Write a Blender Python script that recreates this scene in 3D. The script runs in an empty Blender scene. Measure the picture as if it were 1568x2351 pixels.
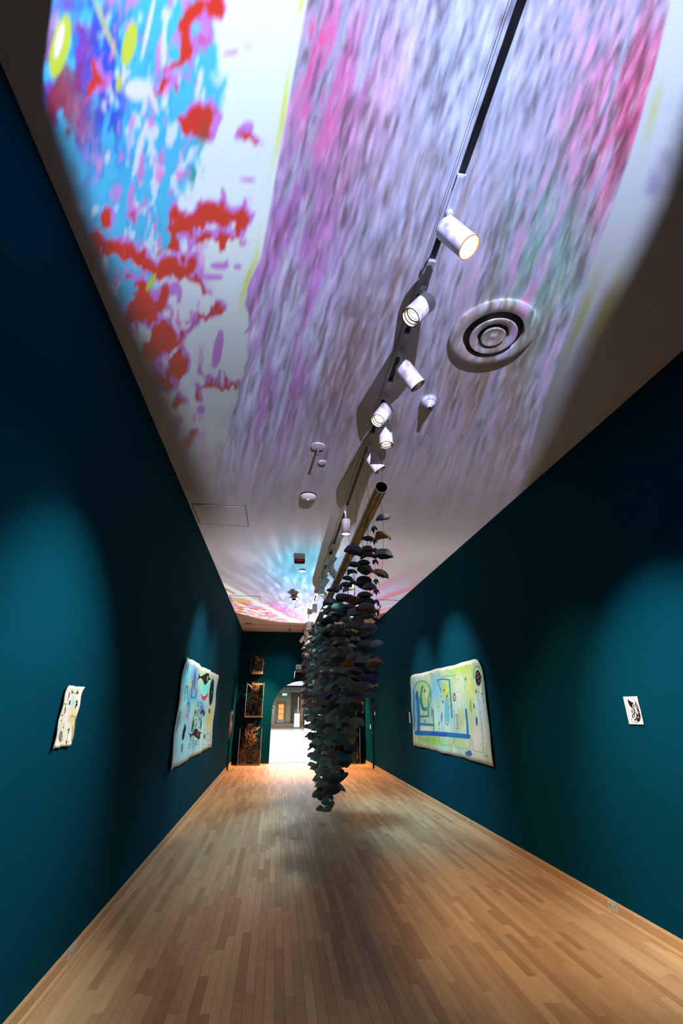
import bpy, bmesh, math, random
import numpy as np
from mathutils import Vector, Matrix
random.seed(7)
S = bpy.context.scene
COL = S.collection

# ------------------------------------------------------------------ camera
PW, PH, FPX = 1568.0, 2351.0, 1039.69
PITCH, YAW, ROLL, EYE = 0.41094, 0.13004, 0.002175, 1.5
XL, XR, ZC, YB, YF = -1.2367, 2.7637, 3.8757, 15.68, -1.95   # left wall, right wall, ceiling, end wall, wall behind
cy_, sy_, cp_, sp_ = math.cos(YAW), math.sin(YAW), math.cos(PITCH), math.sin(PITCH)
FW = np.array([sy_*cp_, cy_*cp_, sp_]); R0 = np.array([cy_, -sy_, 0.0]); U0 = np.cross(R0, FW)
RT = math.cos(ROLL)*R0 + math.sin(ROLL)*U0
UP = -math.sin(ROLL)*R0 + math.cos(ROLL)*U0
cam = bpy.data.cameras.new('camera'); cam_o = bpy.data.objects.new('camera', cam); COL.objects.link(cam_o)
cam.sensor_fit = 'HORIZONTAL'; cam.sensor_width = 36.0; cam.lens = 36.0*FPX/PW
cam.clip_start = 0.05; cam.clip_end = 200
M = Matrix.Identity(4)
for i in range(3):
    M[i][0] = RT[i]; M[i][1] = UP[i]; M[i][2] = -FW[i]
M[2][3] = EYE
cam_o.matrix_world = M
S.camera = cam_o

def ray(px, py):
    return FW + RT*(px-PW/2)/FPX - UP*(py-PH/2)/FPX
def on(px, py, ax, val):
    """point of the plane (axis ax = val) seen in the photo at px, py"""
    d = ray(px, py); t = (val-(EYE if ax == 2 else 0))/d[ax]
    return np.array([0, 0, EYE]) + t*d
def project(x, y, z):
    z = z-EYE
    w = x*FW[0]+y*FW[1]+z*FW[2]
    return PW/2+FPX*(x*RT[0]+y*RT[1]+z*RT[2])/w, PH/2-FPX*(x*UP[0]+y*UP[1]+z*UP[2])/w

# ------------------------------------------------------------------ world, exposure
W = bpy.data.worlds.new('world'); S.world = W; W.use_nodes = True
W.node_tree.nodes['Background'].inputs[0].default_value = (0.02, 0.025, 0.03, 1)
W.node_tree.nodes['Background'].inputs[1].default_value = 0.3
S.view_settings.view_transform = 'Standard'; S.view_settings.look = 'None'
S.view_settings.exposure = 0.0; S.view_settings.gamma = 1.0
S.view_settings.use_curve_mapping = False
S.cycles.max_bounces = 8; S.cycles.diffuse_bounces = 4; S.cycles.transparent_max_bounces = 16
S.cycles.sample_clamp_indirect = 6.0

# light levels, all in one place
PROJ_NEAR = 1.5
PROJ_FAR = 0.95
WALL_SPOT = 400.0
DOWN_SPOT = 210.0
END_SPOT = 620.0
GALLERY = 2900.0

def lin(c):
    return tuple((v/255/12.92 if v/255 <= 0.04045 else ((v/255+0.055)/1.055)**2.4) for v in c)

def light(name, kind, loc, energy, color, label, aim=None, size=0.03, angle=60, blend=1.0, size_y=None):
    L = bpy.data.lights.new(name, kind); L.energy = energy; L.color = color
    o = bpy.data.objects.new(name, L); COL.objects.link(o); o.location = loc
    if kind == 'AREA':
        L.shape = 'RECTANGLE'; L.size = size; L.size_y = size_y or size
    else:
        L.shadow_soft_size = size
    if kind == 'SPOT':
        L.spot_size = math.radians(angle); L.spot_blend = blend
    if aim is not None:
        o.rotation_euler = (Vector(aim)-Vector(loc)).to_track_quat('-Z', 'Y').to_euler()
    return o

# big daylight / ceiling lights of the bright gallery beyond the arch
light('gallery_skylight', 'AREA', (2.2, 19.5, 5.6), GALLERY*0.30, (0.93, 0.97, 1.0), '', aim=(1.2, 17.3, 0), size=6, size_y=3.2)
light('gallery_skylight', 'AREA', (3, 30, 5.8), GALLERY*1.35, (0.93, 0.98, 1.0), '', aim=(3, 30, 0), size=14, size_y=12)
light('gallery_skylight', 'AREA', (3, 54, 3.35), GALLERY*0.16, (1.0, 0.98, 0.85), '', aim=(3, 54, 0), size=14, size_y=9)

# ------------------------------------------------------------------ small numpy raster kit
def hash2(ix, iy, seed):
    n = (ix.astype(np.int64)*374761393 + iy.astype(np.int64)*668265263 + seed*974634777) & 0x7fffffff
    n = ((n ^ (n >> 13))*1274126177) & 0x7fffffff
    return ((n ^ (n >> 16)) & 0xffff)/65535.0
def vnoise(x, y, seed=0):
    ix = np.floor(x); iy = np.floor(y); fx = x-ix; fy = y-iy
    fx = fx*fx*(3-2*fx); fy = fy*fy*(3-2*fy)
    a = hash2(ix, iy, seed); b = hash2(ix+1, iy, seed); c = hash2(ix, iy+1, seed); d = hash2(ix+1, iy+1, seed)
    return (a*(1-fx)+b*fx)*(1-fy)+(c*(1-fx)+d*fx)*fy
def fbm(x, y, o=4, seed=0):
    s = 0; a = 0.5; t = 0
    for i in range(o):
        s = s+a*vnoise(x*2**i+17*i, y*2**i-9*i, seed+i); t += a; a *= 0.55
    return s/t
def sstep(a, b, x):
    t = np.clip((x-a)/(b-a), 0, 1); return t*t*(3-2*t)
def mixc(img, col, m):
    return img*(1-m[..., None])+np.array(col)[None, None, :]*m[..., None]
def srgb(*c):
    return np.array(c)/255.0
def to_linear(a):
    return np.where(a <= 0.04045, a/12.92, ((np.maximum(a, 0)+0.055)/1.055)**2.4)
def make_image(name, rgb, linear_float=False):
    h, w = rgb.shape[:2]
    im = bpy.data.images.new(name, w, h, alpha=False, float_buffer=linear_float)
    if linear_float:
        im.colorspace_settings.name = 'Linear Rec.709'
    px = np.ones((h, w, 4), dtype=np.float32); px[..., :3] = rgb
    im.pixels.foreach_set(px.ravel()); im.update(); im.pack()
    return im
def gauss(X, Y, cx, cy, rx, ry, ang=0):
    c, s = math.cos(math.radians(ang)), math.sin(math.radians(ang))
    dx = X-cx; dy = Y-cy
    u = (dx*c+dy*s)/rx; v = (-dx*s+dy*c)/ry
    return np.exp(-(u*u+v*v))

# ------------------------------------------------------------------ projected picture of the near projector
PA = np.array([0.72, -1.60, 2.86]); PB = np.array([0.77, 15.01, 2.745])
def picture_near():
    nx, ny = 1300, 2400
    X, Y = np.meshgrid(np.linspace(XL, XR, nx), np.linspace(0.30, 9.0, ny))
    px, py = project(X, Y, ZC)
    # projector's own raster: angle across, and elevation
    u = (X-PA[0])/(Y-PA[1]); v = (ZC-PA[2])/np.hypot(X-PA[0], Y-PA[1])
    st = fbm(u*150+v*20, v*78, 4, 3); st2 = fbm(u*40+4, v*20, 4, 11); st3 = fbm(u*12, v*8, 3, 23)
    fine = fbm(u*260+v*30, v*110, 2, 41)
    # centre field
    img = np.zeros(X.shape+(3,)); img[:] = srgb(158, 160, 205)
    def add(c, m, k=1.0):
        nonlocal img
        img = mixc(img, srgb(*c), np.clip(m*k, 0, 1))
    thr = lambda n, a, b: sstep(a, b, n)
    add((176, 196, 246), gauss(px, py, 1020, 150, 260, 300), 0.75)
    add((205, 120, 195), gauss(px, py, 760, 160, 130, 230)*thr(st2, .3, .6), 1.0)
    add((214, 190, 238), gauss(px, py, 800, 120, 150, 170)*thr(st3, .45, .6), .8)
    add((190, 50, 110), gauss(px, py, 725, 150, 50, 300)*thr(st, .48, .64), .7)
    add((150, 84, 172), gauss(px, py, 660, 760, 130, 330)*thr(st2, .3, .6), .9)
    add((176, 110, 205), gauss(px, py, 700, 560, 110, 190)*thr(st2, .4, .62), .8)
    add((186, 50, 100), gauss(px, py, 1440, 260, 100, 300, 20)*thr(st2, .42, .60), .75)
    add((214, 140, 205), gauss(px, py, 1380, 200, 110, 260)*thr(st, .45, .62), .6)
    add((200, 60, 130), gauss(px, py, 1200, 700, 120, 420, 25)*thr(st, .55, .70), .5)
    add((100, 190, 190), gauss(px, py, 1250, 560, 90, 160)*thr(st2, .42, .58), .8)
    add((96, 165, 158), gauss(px, py, 1190, 780, 130, 240, 25)*thr(st2, .40, .58), .8)
    add((160, 110, 125), gauss(px, py, 1120, 900, 160, 250)*thr(st2, .4, .6), .6)
    add((110, 84, 96), gauss(px, py, 820, 860, 230, 330)*thr(st3, .3, .6), .55)
    add((126, 98, 90), gauss(px, py, 1000, 700, 330, 330)*thr(st2, .52, .66), .5)
    # darker and lighter fibres
    img = img*(0.82+0.46*np.clip(st*1.7-0.3, 0, 1.2))[..., None]
    img = mixc(img, srgb(92, 78, 92), thr(1-st, .58, .76)*.34)
    img = mixc(img, srgb(225, 232, 255), thr(fine, .58, .78)*.45)
    # painting on the left: cyan ground with splashes
    wq = (fbm(px/44, py/60, 4, 5)-.5)*95; wr = (fbm(px/30+9, py/60, 4, 6)-.5)*95
    qx, qy = px+wq, py+wr
    e1y = np.array([-400, 0, 250, 520, 590, 640, 690, 760, 820, 900, 1030, 1150, 1500])
    e1x = np.array([760, 705, 660, 612, 600, 575, 562, 572, 568, 545, 512, 482, 420])
    e1 = np.interp(py, e1y, e1x)+(fbm(px/14, py/20, 2, 8)-.5)*14*sstep(600, 700, py)
    left = 1-sstep(-3, 3, px-e1)
    L = np.zeros(img.shape); L[:] = srgb(222, 242, 255)
    def addL(c, m, k=1.0):
        nonlocal L
        L = mixc(L, srgb(*c), np.clip(m*k, 0, 1))
    n1 = fbm(px/24+py/200, py/60, 5, 31); n2 = fbm(px/15+5+py/150, py/40, 4, 37); n3 = fbm(px/50, py/80, 3, 43)
    cyan = 1-sstep(-12, 12, qx-np.interp(py, [0, 200, 330, 450, 560, 700, 900], [470, 500, 460, 420, 400, 330, 260]))
    addL((62, 190, 246), cyan, .95)
    addL((205, 228, 255), cyan*thr(n1, .60, .64))
    addL((40, 90, 226), (gauss(px, py, 220, 90, 75, 160)+gauss(px, py, 250, 250, 40, 130))*thr(n2, .40, .48), .95)
    addL((120, 60, 190), (gauss(px, py, 130, 260, 70, 170)+gauss(px, py, 170, 60, 40, 160))*thr(n3, .42, .52), .95)
    addL((150, 40, 70), gauss(px, py, 130, 230, 70, 140)*thr(n1, .42, .5), .9)
    addL((226, 130, 222), thr(n2, .62, .66)*sstep(150, 260, px)*(1-sstep(420, 520, px)), .8)
    addL((40, 60, 130), thr(np.abs(n2-.5), -.01, .015)*0+ (np.abs(n1-.53) < .006)*gauss(px, py, 300, 280, 140, 330), .8)
    reds = [(500, 490, 70, 34, 0), (440, 500, 48, 22, 10), (450, 285, 48, 34, -15), (385, 190, 36, 14, 0), (435, 60, 34, 78, 20),
            (420, 130, 60, 16, -42), (495, 20, 26, 44, 0), (410, 530, 30, 50, 0), (300, 600, 100, 22, 22), (390, 620, 60, 28, 10), (260, 560, 60, 18, 20), (320, 670, 34, 20, 20), (360, 760, 30, 26, 0), (250, 500, 30, 22, 0), (470, 545, 50, 16, 5),
            (340, 700, 60, 26, -30), (445, 655, 56, 13, 16), (520, 555, 34, 7, 6), (555, 575, 18, 6, 0), (400, 760, 55, 16, -30), (310, 730, 60, 30, -30),
            (470, 720, 46, 9, -28), (500, 700, 28, 8, -20), (420, 820, 22, 42, 0), (505, 876, 56, 7, 4), (470, 890, 16, 26, 0), (380, 860, 30, 30, 0),
            (405, 925, 24, 20, 0), (355, 800, 24, 50, 0), (575, 306, 15, 20, 30), (535, 510, 20, 50, 0), (210, 200, 18, 60, 20), (430, 1010, 14, 26, 10), (385, 1010, 10, 34, 0), (330, 900, 40, 40, 0)]
    rm = np.zeros(X.shape); pm = np.zeros(X.shape)
    for cx, cy, rx, ry, a in reds:
        g = gauss(qx, qy, cx, cy, rx, ry, a); rm = np.maximum(rm, g); pm = np.maximum(pm, gauss(qx-7, qy+4, cx, cy, rx*1.25, ry*1.35, a))
    for cx, cy, rx, ry, a in [(560, 300, 36, 20, -40), (565, 412, 26, 6, 4), (505, 610, 26, 10, 0), (545, 612, 12, 7, 0), (490, 636, 28, 8, 0), (530, 120, 22, 6, -12), (570, 104, 18, 4, -4), (590, 730, 60, 5, -52), (460, 940, 12, 12, 0), (500, 800, 14, 60, 10), (520, 600, 5, 5, 0)]:
        pm = np.maximum(pm, gauss(px, py, cx, cy, rx, ry, a))
    fade_m = n3*.35
    addL((196, 120, 230), thr(pm+(n1-.5)*.5+fade_m*.25, .50, .60), .92)
    addL((206, 52, 34), thr(rm+(n1-.5)*1.0*sstep(150, 420, py)-.05*sstep(560, 700, py), .46, .54), .97)
    addL((20, 140, 130), gauss(px, py, 452, 380, 12, 70, 10)*thr(n2, .45, .5), .9)
    ym = np.maximum.reduce([gauss(px, py, 137, 105, 24, 84, 12), gauss(px, py, 296, 100, 18, 60, 12), gauss(px, py, 240, 60, 5, 90, -22), gauss(px, py, 346, 648, 7, 26, 28), gauss(px, py, 272, 190, 8, 24, 10)])
    addL((196, 214, 62), thr(ym, .40, .52), .95)
    addL((240, 235, 255), thr(gauss(px, py, 135, 92, 9, 46, 12), .4, .55))
    addL((215, 226, 245), thr(np.maximum.reduce([gauss(px, py, 315, 205, 34, 28), gauss(px, py, 340, 60, 5, 90, 12), gauss(px, py, 320, 340, 6, 80, 14), gauss(px, py, 350, 225, 7, 44, -20)]), .4, .5))
    # yellow line by the stripe
    yl = np.exp(-((px-(e1-12-4*np.sin(py/60)))/6)**2)*np.clip(gauss(px, py, 640, 250, 60, 110)+gauss(px, py, 565, 630, 40, 70)+gauss(px, py, 690, 5, 30, 30), 0, 1)
    addL((206, 226, 90), yl, .9)
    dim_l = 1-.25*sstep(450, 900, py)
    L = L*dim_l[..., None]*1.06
    img = mixc2(img, L, left)
    # purple ragged trail under the white stripe
    img = img*(1-.35*gauss(px, py, 520, 1080, 30, 110, 12)*thr(n2, .45, .55))[..., None]
    # right white stripe
    e2 = np.interp(py, [-300, 0, 170, 380, 540, 660, 800, 960, 1100, 1200], [1590, 1540, 1500, 1440, 1382, 1340, 1290, 1238, 1200, 1180])
    e3 = np.interp(py, [-300, 0, 230, 450, 620, 760, 900, 1000, 1110, 1200], [1760, 1660, 1580, 1515, 1440, 1370, 1300, 1262, 1205, 1180])
    R = np.zeros(img.shape); R[:] = srgb(206, 222, 250)
    w = np.clip((px-e2)/(e3-e2+1), 0, 1)
    R = mixc(R, srgb(170, 176, 226), sstep(.45, .75, w)*thr(fbm(px/90, py/120, 2, 71), .42, .6))
    R = mixc(R, srgb(186, 200, 70), np.exp(-((w-.28)/.12)**2)*np.clip(gauss(px, py, 1480, 220, 40, 90)+gauss(px, py, 1330, 720, 50, 130), 0, 1)*.6)
    R = mixc(R, srgb(150, 150, 60), np.exp(-((w-.92)/.2)**2)*np.clip(gauss(px, py, 1390, 730, 60, 110)+gauss(px, py, 1210, 1080, 50, 110), 0, 1)*.9)
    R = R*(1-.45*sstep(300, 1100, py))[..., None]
    img = mixc2(img, R, sstep(-3, 3, px-e2))
    # overall fall off down the room, borders of the picture
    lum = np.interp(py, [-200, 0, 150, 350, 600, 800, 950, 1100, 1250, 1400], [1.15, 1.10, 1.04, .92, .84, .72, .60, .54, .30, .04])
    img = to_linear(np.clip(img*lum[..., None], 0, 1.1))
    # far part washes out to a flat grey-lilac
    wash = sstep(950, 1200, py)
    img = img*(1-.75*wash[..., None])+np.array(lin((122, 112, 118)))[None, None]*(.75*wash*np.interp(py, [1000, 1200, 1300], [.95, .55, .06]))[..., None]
    lb = np.interp(py, [-100, 0, 150, 240, 480, 700, 880, 1160, 1350], [128, 118, 97, 92, 168, 255, 345, 452, 530])
    lw_ = np.interp(py, [0, 180, 300, 700], [3, 8, 70, 90])
    m = sstep(0, 1, (px-lb)/lw_)
    rw_ = np.interp(py, [0, 500, 700, 1100], [60, 70, 55, 40])
    m = m*(1-sstep(-.6, .6, (px-e3)/rw_))
    m = m*(1-sstep(8.0, 9.0, Y))
    return img*m[..., None]*np.array([.92, .98, 1.12])
def mixc2(a, b, m):
    return a*(1-m[..., None])+b*m[..., None]
def picture_far():
    nx, ny = 640, 1100
    X, Y = np.meshgrid(np.linspace(XL, XR, nx), np.linspace(5.0, 14.2, ny))
    px, py = project(X, Y, ZC)
    u = (X-PB[0])/(PB[1]-Y); r = np.hypot(X-PB[0], Y-PB[1]); v = (ZC-PB[2])/r
    th = np.arctan2(X-PB[0], PB[1]-Y)
    st = fbm(th*70, v*60, 4, 103); st2 = fbm(th*16, v*14, 3, 111)
    img = np.zeros(X.shape+(3,)); img[:] = srgb(186, 184, 232)
    img = mixc(img, srgb(236, 246, 255), np.clip(gauss(px, py, 740, 1436, 180, 26)*1.3, 0, 1))
    img = mixc(img, srgb(226, 130, 215), np.clip(gauss(px, py, 640, 1402, 60, 14, 20)*sstep(.4, .6, st2)*1.4, 0, 1))
    img = mixc(img, srgb(96, 190, 226), np.clip(gauss(px, py, 700, 1290, 95, 62)*1.25, 0, 1))  # cyan bounce glow above the pipe, put into the slide's colour
    img = img*(0.72+.55*np.clip(st*1.4-.1, 0, 1.1))[..., None]
    img = mixc(img, srgb(245, 245, 255), sstep(.58, .72, st)*.45)
    # painting with splashes: left wedge
    d = (py-1362)-(px-560)*0.53
    wedge = sstep(-2, 2, d)*(px < 720)
    Lc = np.zeros(img.shape); Lc[:] = srgb(236, 250, 255)
    n1 = fbm(th*30+3, v*46, 4, 121); n2 = fbm(th*20, v*36, 3, 127)
    near = sstep(1, 5, d)
    Lc = mixc(Lc, srgb(240, 236, 170), (1-near)*.8)
    Lc = mixc(Lc, srgb(226, 96, 70), sstep(.52, .57, n1)*sstep(8, 14, d))
    Lc = mixc(Lc, srgb(226, 160, 236), sstep(.52, .58, n2)*sstep(6, 12, d)*.8)
    Lc = mixc(Lc, srgb(236, 190, 90), gauss(px, py, 548, 1380, 22, 7)*.8)
    img = mixc2(img, Lc, wedge)
    # right hand side: rosy radial bands
    Rr = sstep(820, 850, px)
    bands = fbm(th*22, v*5, 3, 131)
    RC = mixc(np.zeros(img.shape)+srgb(190, 196, 224), srgb(226, 120, 130), sstep(.48, .6, bands)*.8)
    RC = mixc(RC, srgb(214, 150, 240), sstep(.55, .62, fbm(th*30+7, v*6, 2, 137))*.8)
    img = mixc2(img, RC, Rr)
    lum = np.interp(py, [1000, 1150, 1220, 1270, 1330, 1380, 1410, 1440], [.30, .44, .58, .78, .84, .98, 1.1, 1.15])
    lum = lum*(1-.35*gauss(px, py, 470, 1330, 90, 60)*sstep(1300, 1340, py)*0)
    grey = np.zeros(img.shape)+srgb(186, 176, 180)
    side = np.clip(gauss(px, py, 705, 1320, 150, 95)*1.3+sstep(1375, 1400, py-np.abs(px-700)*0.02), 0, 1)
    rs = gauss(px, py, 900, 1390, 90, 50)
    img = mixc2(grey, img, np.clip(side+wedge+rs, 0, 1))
    img = to_linear(np.clip(img*lum[..., None], 0, 1.25))
    # curved lower border of the picture (towards the end wall)
    cur = np.interp(X, [-1.3, -.7, -.1, .7, 1.5, 2.1, 2.8], [12.35, 13.25, 13.78, 13.9, 13.75, 13.15, 11.9])
    m = (1-sstep(-.05, .05, Y-cur))*sstep(4.8, 6.8, Y)
    return img*m[..., None]

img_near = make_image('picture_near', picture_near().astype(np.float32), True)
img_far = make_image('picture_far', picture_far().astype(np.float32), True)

def projector_light(name, pos, image, x0, x1, y0, y1, scale, label):
    """point lamp behind a picture slide: every direction carries the slide's colour (a real projected image)"""
    L = bpy.data.lights.new(name, 'POINT'); L.energy = 4000.0; L.shadow_soft_size = 0.006
    L.use_nodes = True; nt = L.node_tree; N = nt.nodes; K = nt.links
    em = N['Emission']
    g = N.new('ShaderNodeNewGeometry'); sx = N.new('ShaderNodeSeparateXYZ'); K.new(g.outputs['Incoming'], sx.inputs[0])
    def mth(op, a, b=None, clamp=False):
        n = N.new('ShaderNodeMath'); n.operation = op; n.use_clamp = clamp
        for i, v in enumerate((a, b)):
            if v is None: continue
            if isinstance(v, (int, float)): n.inputs[i].default_value = v
            else: K.new(v, n.inputs[i])
        return n.outputs[0]
    dz = ZC-pos[2]
    z = mth('MAXIMUM', mth('MULTIPLY', sx.outputs[2], SGN), 1e-4)
    t = mth('DIVIDE', dz, z)
    hx = mth('ADD', mth('MULTIPLY', mth('MULTIPLY', sx.outputs[0], SGN), t), float(pos[0]))
    hy = mth('ADD', mth('MULTIPLY', mth('MULTIPLY', sx.outputs[1], SGN), t), float(pos[1]))
    u = mth('DIVIDE', mth('SUBTRACT', hx, x0), x1-x0); v = mth('DIVIDE', mth('SUBTRACT', hy, y0), y1-y0)
    c = N.new('ShaderNodeCombineXYZ'); K.new(u, c.inputs[0]); K.new(v, c.inputs[1])
    im = N.new('ShaderNodeTexImage'); im.image = image; im.extension = 'CLIP'; im.interpolation = 'Linear'
    K.new(c.outputs[0], im.inputs[0])
    comp = mth('DIVIDE', dz*dz, mth('POWER', mth('MAXIMUM', z, 0.04), 3.0))
    st = mth('MULTIPLY', mth('MULTIPLY', comp, scale*4*math.pi*math.pi/4000.0), mth('GREATER_THAN', mth('MULTIPLY', sx.outputs[2], SGN), 0.02))
    K.new(im.outputs[0], em.inputs[0]); K.new(st, em.inputs[1])
    o = bpy.data.objects.new(name, L); COL.objects.link(o); o.location = pos
    return o
SGN = 1.0
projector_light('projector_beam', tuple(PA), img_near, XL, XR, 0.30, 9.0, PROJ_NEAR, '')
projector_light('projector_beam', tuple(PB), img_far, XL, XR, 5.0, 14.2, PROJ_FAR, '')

# ------------------------------------------------------------------ mesh helpers
class MB:
    def __init__(s): s.v = []; s.f = []
    def add(s, vs, fs):
        n = len(s.v); s.v += [tuple(p) for p in vs]; s.f += [tuple(i+n for i in f) for f in fs]; return s
    def box(s, x0, x1, y0, y1, z0, z1):
        return s.add([(x0, y0, z0), (x1, y0, z0), (x1, y1, z0), (x0, y1, z0), (x0, y0, z1), (x1, y0, z1), (x1, y1, z1), (x0, y1, z1)],
                     [(0, 3, 2, 1), (4, 5, 6, 7), (0, 1, 5, 4), (1, 2, 6, 5), (2, 3, 7, 6), (3, 0, 4, 7)])
    def tube(s, pts, r, n=8, caps=True, flat=None):
        pts = [Vector(p) for p in pts]; rings = []
        for i, p in enumerate(pts):
            d = (pts[min(i+1, len(pts)-1)]-pts[max(i-1, 0)]); d = d.normalized() if d.length > 1e-9 else Vector((0, 0, 1))
            a = d.cross(Vector((0, 0, 1)) if abs(d.z) < .9 else Vector((1, 0, 0))).normalized(); b = d.cross(a)
            rr = r[i] if isinstance(r, (list, tuple)) else r
            rings.append([p+a*math.cos(2*math.pi*k/n)*rr+b*math.sin(2*math.pi*k/n)*rr*(flat or 1) for k in range(n)])
        vs = [q for R in rings for q in R]; fs = []
        for i in range(len(pts)-1):
            for k in range(n):
                fs.append((i*n+k, i*n+(k+1) % n, (i+1)*n+(k+1) % n, (i+1)*n+k))
        if caps:
            fs.append(tuple(range(n-1, -1, -1))); fs.append(tuple((len(pts)-1)*n+k for k in range(n)))
        return s.add(vs, fs)
    def lathe(s, prof, n=32, mat=None, caps=False):
        vs = []; fs = []
        for (r, z) in prof:
            for k in range(n):
                p = Vector((r*math.cos(2*math.pi*k/n), r*math.sin(2*math.pi*k/n), z)); vs.append(mat @ p if mat else p)
        for i in range(len(prof)-1):
            for k in range(n):
                fs.append((i*n+k, i*n+(k+1) % n, (i+1)*n+(k+1) % n, (i+1)*n+k))
        if caps:
            fs.append(tuple(range(n))); fs.append(tuple((len(prof)-1)*n+k for k in range(n-1, -1, -1)))
        return s.add(vs, fs)
    def mesh(s, name, mat, smooth=False, fix=True):
        me = bpy.data.meshes.new(name); me.from_pydata([tuple(map(float, p)) for p in s.v], [], s.f)
        if fix:
            bm = bmesh.new(); bm.from_mesh(me); bmesh.ops.recalc_face_normals(bm, faces=bm.faces); bm.to_mesh(me); bm.free()
        for m in (mat if isinstance(mat, (list, tuple)) else [mat]): me.materials.append(m)
        if smooth:
            for p in me.polygons: p.use_smooth = True
            try: me.set_sharp_from_angle(angle=math.radians(40))
            except Exception: pass
        me.update(); return me
    def obj(s, name, mat, parent=None, smooth=False, fix=True):
        return link(name, s.mesh(name, mat, smooth, fix), parent)
def link(name, me, parent=None):
    o = bpy.data.objects.new(name, me); COL.objects.link(o)
    if parent: o.parent = parent
    return o
def thing(name, label, cat, loc=(0, 0, 0), rot=(0, 0, 0), group=None):
    o = bpy.data.objects.new(name, None); COL.objects.link(o); o.location = loc; o.rotation_euler = rot
    o.empty_display_size = .05
    return tag(o, label, cat, group)
def tag(o, label, cat, group=None):
    o['label'] = label; o['category'] = cat
    if group: o['group'] = group
    return o
def struct(o, label=None, cat=None):
    o['kind'] = 'structure'
    if label: o['label'] = label
    if cat: o['category'] = cat
    return o
def place(parent, o):
    """child built in world coordinates, parent has a location / rotation of its own"""
    o.parent = parent
    o.matrix_parent_inverse = (Matrix.Translation(parent.location) @ parent.rotation_euler.to_matrix().to_4x4()).inverted()
    return o

# ------------------------------------------------------------------ materials
def mat(name, col, rough=.6, metal=0, noise=None, bump=None, emit=None, spec=None, coat=0):
    m = bpy.data.materials.new(name); m.use_nodes = True; nt = m.node_tree; N = nt.nodes; K = nt.links
    b = N['Principled BSDF']; b.inputs['Base Color'].default_value = (*col, 1); b.inputs['Roughness'].default_value = rough; b.inputs['Metallic'].default_value = metal
    if spec is not None: b.inputs['Specular IOR Level'].default_value = spec
    if coat: b.inputs['Coat Weight'].default_value = coat
    tc = N.new('ShaderNodeTexCoord')
    if noise:
        col2, scale, detail = noise
        n = N.new('ShaderNodeTexNoise'); n.inputs['Scale'].default_value = scale; n.inputs['Detail'].default_value = detail
        K.new(tc.outputs['Object'], n.inputs['Vector'])
        r = N.new('ShaderNodeValToRGB'); r.color_ramp.elements[0].position = .38; r.color_ramp.elements[1].position = .62
        r.color_ramp.elements[0].color = (*col, 1); r.color_ramp.elements[1].color = (*col2, 1)
        K.new(n.outputs[0], r.inputs[0]); K.new(r.outputs[0], b.inputs['Base Color'])
    if bump:
        sc, st = bump
        n = N.new('ShaderNodeTexNoise'); n.inputs['Scale'].default_value = sc; n.inputs['Detail'].default_value = 4
        K.new(tc.outputs['Object'], n.inputs['Vector'])
        bp = N.new('ShaderNodeBump'); bp.inputs['Strength'].default_value = st; bp.inputs['Distance'].default_value = .01
        K.new(n.outputs[0], bp.inputs['Height']); K.new(bp.outputs[0], b.inputs['Normal'])
    if emit:
        b.inputs['Emission Color'].default_value = (*emit[0], 1); b.inputs['Emission Strength'].default_value = emit[1]
    return m
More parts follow.
